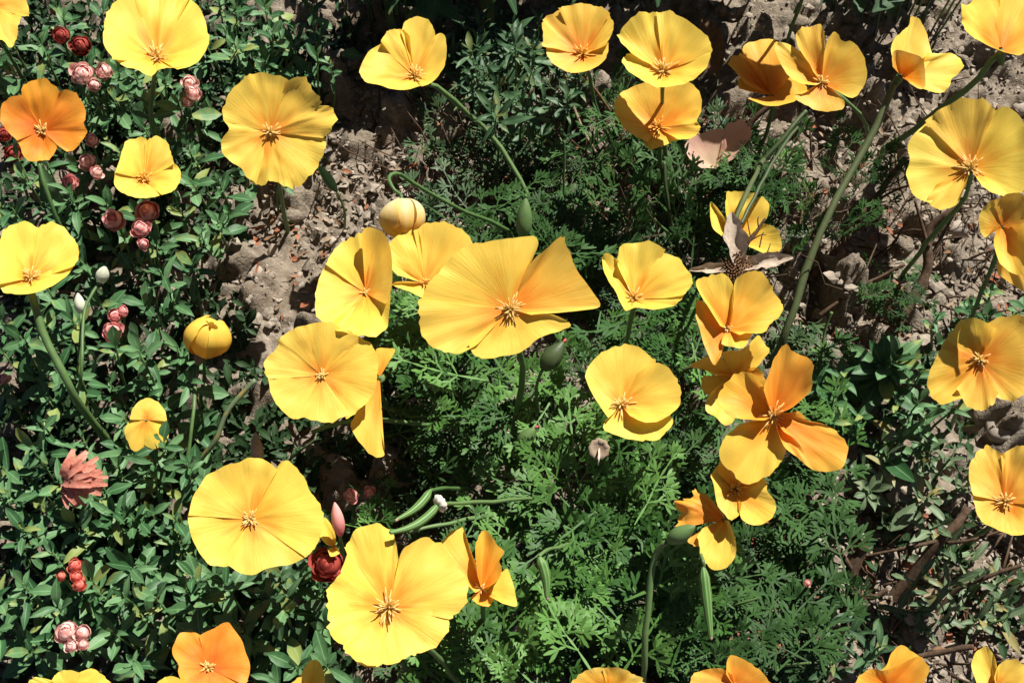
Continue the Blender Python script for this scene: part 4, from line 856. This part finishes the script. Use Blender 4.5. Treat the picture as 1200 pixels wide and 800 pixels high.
# ------------------------------------------------------------------ undergrowth that cannot be counted
def joined(name, label, cat, geos, mats, mat, smooth=True):
    Vs, Fs, Us, b = [], [], [], 0
    for (V, F, UV), M in zip(geos, mats):
        A = np.array([tuple(v) for v in V]); m = np.array(M); Vs.append(A @ m[:3, :3].T + m[:3, 3]); Fs += [tuple(i + b for i in f) for f in F]; b += len(V)
        Us.append(np.array(UV) if UV else np.full((len(V), 2), .5))
    o = put(name, mesh(name, np.concatenate(Vs).tolist(), Fs, mat, np.concatenate(Us), smooth)); tag(o, label, cat, None, 'stuff'); return o
def under(boxes, n, zr, L, rr, per=7):
    G_, M_ = [], []
    for k in range(n):
        x0, y0, x1, y1 = rr.choice(boxes); px, py = rr.uniform(x0, x1), rr.uniform(y0, y1)
        if gap(px, py, 1.08): continue
        P = at(px, py, rr.uniform(*zr)); st = Vector((P.x, P.y, 0))
        for M in sprig(P, st, L, per, rr, .6): G_.append(rr.choice(BROAD)); M_.append(M)
    return G_, M_
rr = random.Random(99)
g, m = under([(-140, -60, 380, 240), (-140, 200, 270, 560), (-140, 520, 260, 900), (230, 640, 420, 900), (-20, -30, 290, 140), (-20, -30, 290, 140), (0, 100, 290, 420), (0, 380, 290, 800), (260, 30, 480, 200), (230, 420, 500, 620)], 1700, (.002, .03), .017, rr)  # dark leaf fill also laid where the ground is only deep in shade
joined('undergrowth', 'dense low leaves coloured dark to stand for the shade between the left hand plants', 'ground cover', g, m, UNDER)
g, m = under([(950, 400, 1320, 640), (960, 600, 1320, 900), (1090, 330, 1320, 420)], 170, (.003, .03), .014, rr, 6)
joined('undergrowth', 'low leaves coloured dark as shade, scattered on the right hand side', 'ground cover', g, m, UNDER)
g, m = [], []
for k in range(380):
    x0, y0, x1, y1 = rr.choice([(450, 400, 960, 860), (450, 400, 960, 860), (620, 150, 960, 420), (480, 10, 700, 330)]); px, py = rr.uniform(x0, x1), rr.uniform(y0, y1)
    if gap(px, py, 1.0): continue
    V, F = rr.choice(FINE); g.append((V, F, None)); m.append(frond_M(at(px, py, rr.uniform(.004, .03)), rr, 1.0, .5))
joined('fern_undergrowth', 'tangled feathery leaves coloured dark as shade between the poppy plants', 'ground cover', g, m, UNDER)

# ------------------------------------------------------------------ stones and litter on the soil
def stone_mesh(seed, mat):
    import bmesh
    bm = bmesh.new(); bmesh.ops.create_icosphere(bm, subdivisions=2, radius=1)
    for v in bm.verts:
        k = 1 + .35 * mnoise.noise(v.co * 1.3 + Vector((seed * 7, 0, 0))) + .12 * mnoise.noise(v.co * 4 + Vector((seed, 3, 0))); v.co = v.co * k; v.co.z *= .7
    me = bpy.data.meshes.new('stone'); bm.to_mesh(me); bm.free(); me.materials.append(mat)
    me.polygons.foreach_set('use_smooth', [True] * len(me.polygons)); return me
SM = [stone_mesh(k, STONE if k % 2 else SOIL) for k in range(5)]
for (px, py, r, lb) in [(408, 107, 9, 'pale upright stone in the dark soil right of the big round yellow poppy'), (1010, 100, 15, 'large pale clod right of the four petalled yellow poppy'), (1172, 505, 22, 'big rough grey clod at the right edge between two poppies'),
    (1120, 270, 13, 'grey clod behind the thick dark branch'), (1060, 290, 12, 'rounded clod on the lit soil left of the thick dark branch'), (1000, 330, 9, 'small clod beside the foot of the long green stem'), (1140, 310, 13, 'clod below the drooping poppy'),
    (1035, 690, 14, 'pale stone by the root clump at the lower right'), (390, 285, 7, 'small pale pebble on the bare soil left of the cup poppy'), (345, 255, 11, 'largest clod on the bare soil below the big round yellow poppy'), (300, 320, 9, 'clod on the bare soil above the closed round poppy'),
    (420, 180, 8, 'small pale pebble below the leaning cup poppy'), (930, 30, 14, 'clod above the four petalled yellow poppy at the top'), (1195, 130, 12, 'clod at the right edge behind the large ruffled poppy'), (1115, 770, 10, 'flat pale stone near the bottom right corner')]:
    P = on_ground(px, py); s = pxm(P); o = put('stone', random.choice(SM)); o.location = P + Vector((0, 0, r * s * .25)); o.scale = (r * s * random.uniform(.8, 1.2), r * s * random.uniform(.8, 1.2), r * s); o.rotation_euler = (random.uniform(-.3, .3), random.uniform(-.3, .3), random.uniform(0, 6))
    tag(o, lb, 'stone', 'stones on the bare soil')
import bmesh
CR = []
for k in range(8):
    bm = bmesh.new(); bmesh.ops.create_icosphere(bm, subdivisions=1, radius=1)
    sx, sy, sz = random.uniform(.8, 1.3), random.uniform(.6, 1.1), random.uniform(.25, .65)
    for v in bm.verts: q = v.co * random.uniform(.55, 1.25); v.co = Vector((q.x * sx, q.y * sy, q.z * sz))
    bm.verts.index_update(); CR.append(([v.co.copy() for v in bm.verts], [tuple(v.index for v in f.verts) for f in bm.faces], None)); bm.free()
g, m = [], []
for k in range(9000):
    bx = rr.choice([(880, -30, 1230, 420), (880, -30, 1230, 420), (960, 560, 1230, 830), (560, -30, 900, 330), (380, 40, 660, 290), (420, 380, 620, 520)] * 3 + [(270, 190, 480, 390)])
    P = on_ground(rr.uniform(bx[0], bx[2]), rr.uniform(bx[1], bx[3])); r = min(.0055, .0003 + .0011 * rr.paretovariate(2.0))
    a = rr.uniform(0, 6.28); d = Vector((math.cos(a), math.sin(a), rr.uniform(-.6, .6))).normalized(); n = Vector((rr.uniform(-.7, .7), rr.uniform(-.7, .7), 1)); n = (n - d * n.dot(d)).normalized()
    g.append(rr.choice(CR)); m.append(basis(d, n, r, P + Vector((0, 0, r * rr.uniform(.1, 1.0)))))
joined('soil_crumbs', 'loose crumbs and chips of dry soil scattered over the ground', 'gravel', g, m, CRUMB, False)
g, m = [], []
for k in range(1100):
    bx = rr.choice([(640, 140, 880, 330), (640, 140, 880, 330), (470, 110, 640, 260), (900, 120, 1200, 400), (1000, 600, 1200, 800), (860, 600, 960, 780), (280, 200, 460, 380)])
    px, py = rr.uniform(bx[0], bx[2]), rr.uniform(bx[1], bx[3]); P = on_ground(px, py) + Vector((0, 0, .002 + rr.random() * .004))
    a = rr.uniform(0, 6.28); d = Vector((math.cos(a), math.sin(a), rr.uniform(-.3, .3))).normalized(); n = Vector((rr.uniform(-.6, .6), rr.uniform(-.6, .6), 1)); n = (n - d * n.dot(d)).normalized()
    g.append(rr.choice(BROAD)); m.append(basis(d, n, rr.uniform(.004, .012), P))
half = len(g) // 3
joined('leaf_litter', 'scattered tan dry leaf flakes on the soil', 'leaf litter', g[:half], m[:half], DRY)
joined('leaf_litter', 'scattered russet dry petals and leaf flakes on the soil', 'leaf litter', g[half:half * 2], m[half:half * 2], DRYR)
joined('leaf_litter', 'dark brown rotting leaf flakes scattered on the soil', 'leaf litter', g[half * 2:], m[half * 2:], DRYB)

g, m = [], []
for k in range(620):
    bx = rr.choice([(600, 130, 900, 330), (600, 130, 900, 330), (900, 100, 1200, 400), (380, 90, 640, 250), (930, 150, 1190, 400), (980, 600, 1190, 790)])
    P = on_ground(rr.uniform(bx[0], bx[2]), rr.uniform(bx[1], bx[3])); L = rr.uniform(.012, .05); a = rr.uniform(0, 6.28); e = rr.uniform(0, 1.0)
    d = Vector((math.cos(a) * math.cos(e), math.sin(a) * math.cos(e), math.sin(e))); r = rr.uniform(.0003, .0012)
    k_ = Vector((rr.uniform(-1, 1), rr.uniform(-1, 1), 0)) * L * .12
    V, F = tube([P, P + d * L * .5 + k_, P + d * L], [r, r * .9, r * .5], 5); g.append((V, F, None)); m.append(Matrix.Identity(4))
for k in range(130):
    bx = rr.choice([(620, 150, 900, 340), (620, 150, 900, 340), (470, 130, 640, 260), (960, 150, 1180, 380)])
    P = on_ground(rr.uniform(bx[0], bx[2]), rr.uniform(bx[1], bx[3])); L = rr.uniform(.04, .095); a = rr.uniform(0, 6.28); e = rr.uniform(.6, 1.35)
    d = Vector((math.cos(a) * math.cos(e), math.sin(a) * math.cos(e), math.sin(e))); r = rr.uniform(.0004, .0009); k_ = Vector((rr.uniform(-1, 1), rr.uniform(-1, 1), 0)) * L * .1
    V, F = tube([P, P + d * L * .35 + k_, P + d * L * .7 - k_ * .5, P + d * L], [r, r * .9, r * .75, r * .4], 5); g.append((V, F, None)); m.append(Matrix.Identity(4))
joined('dry_twigs', 'thin dry brown twigs and stalks tangled over the soil', 'twigs', g, m, BARK)
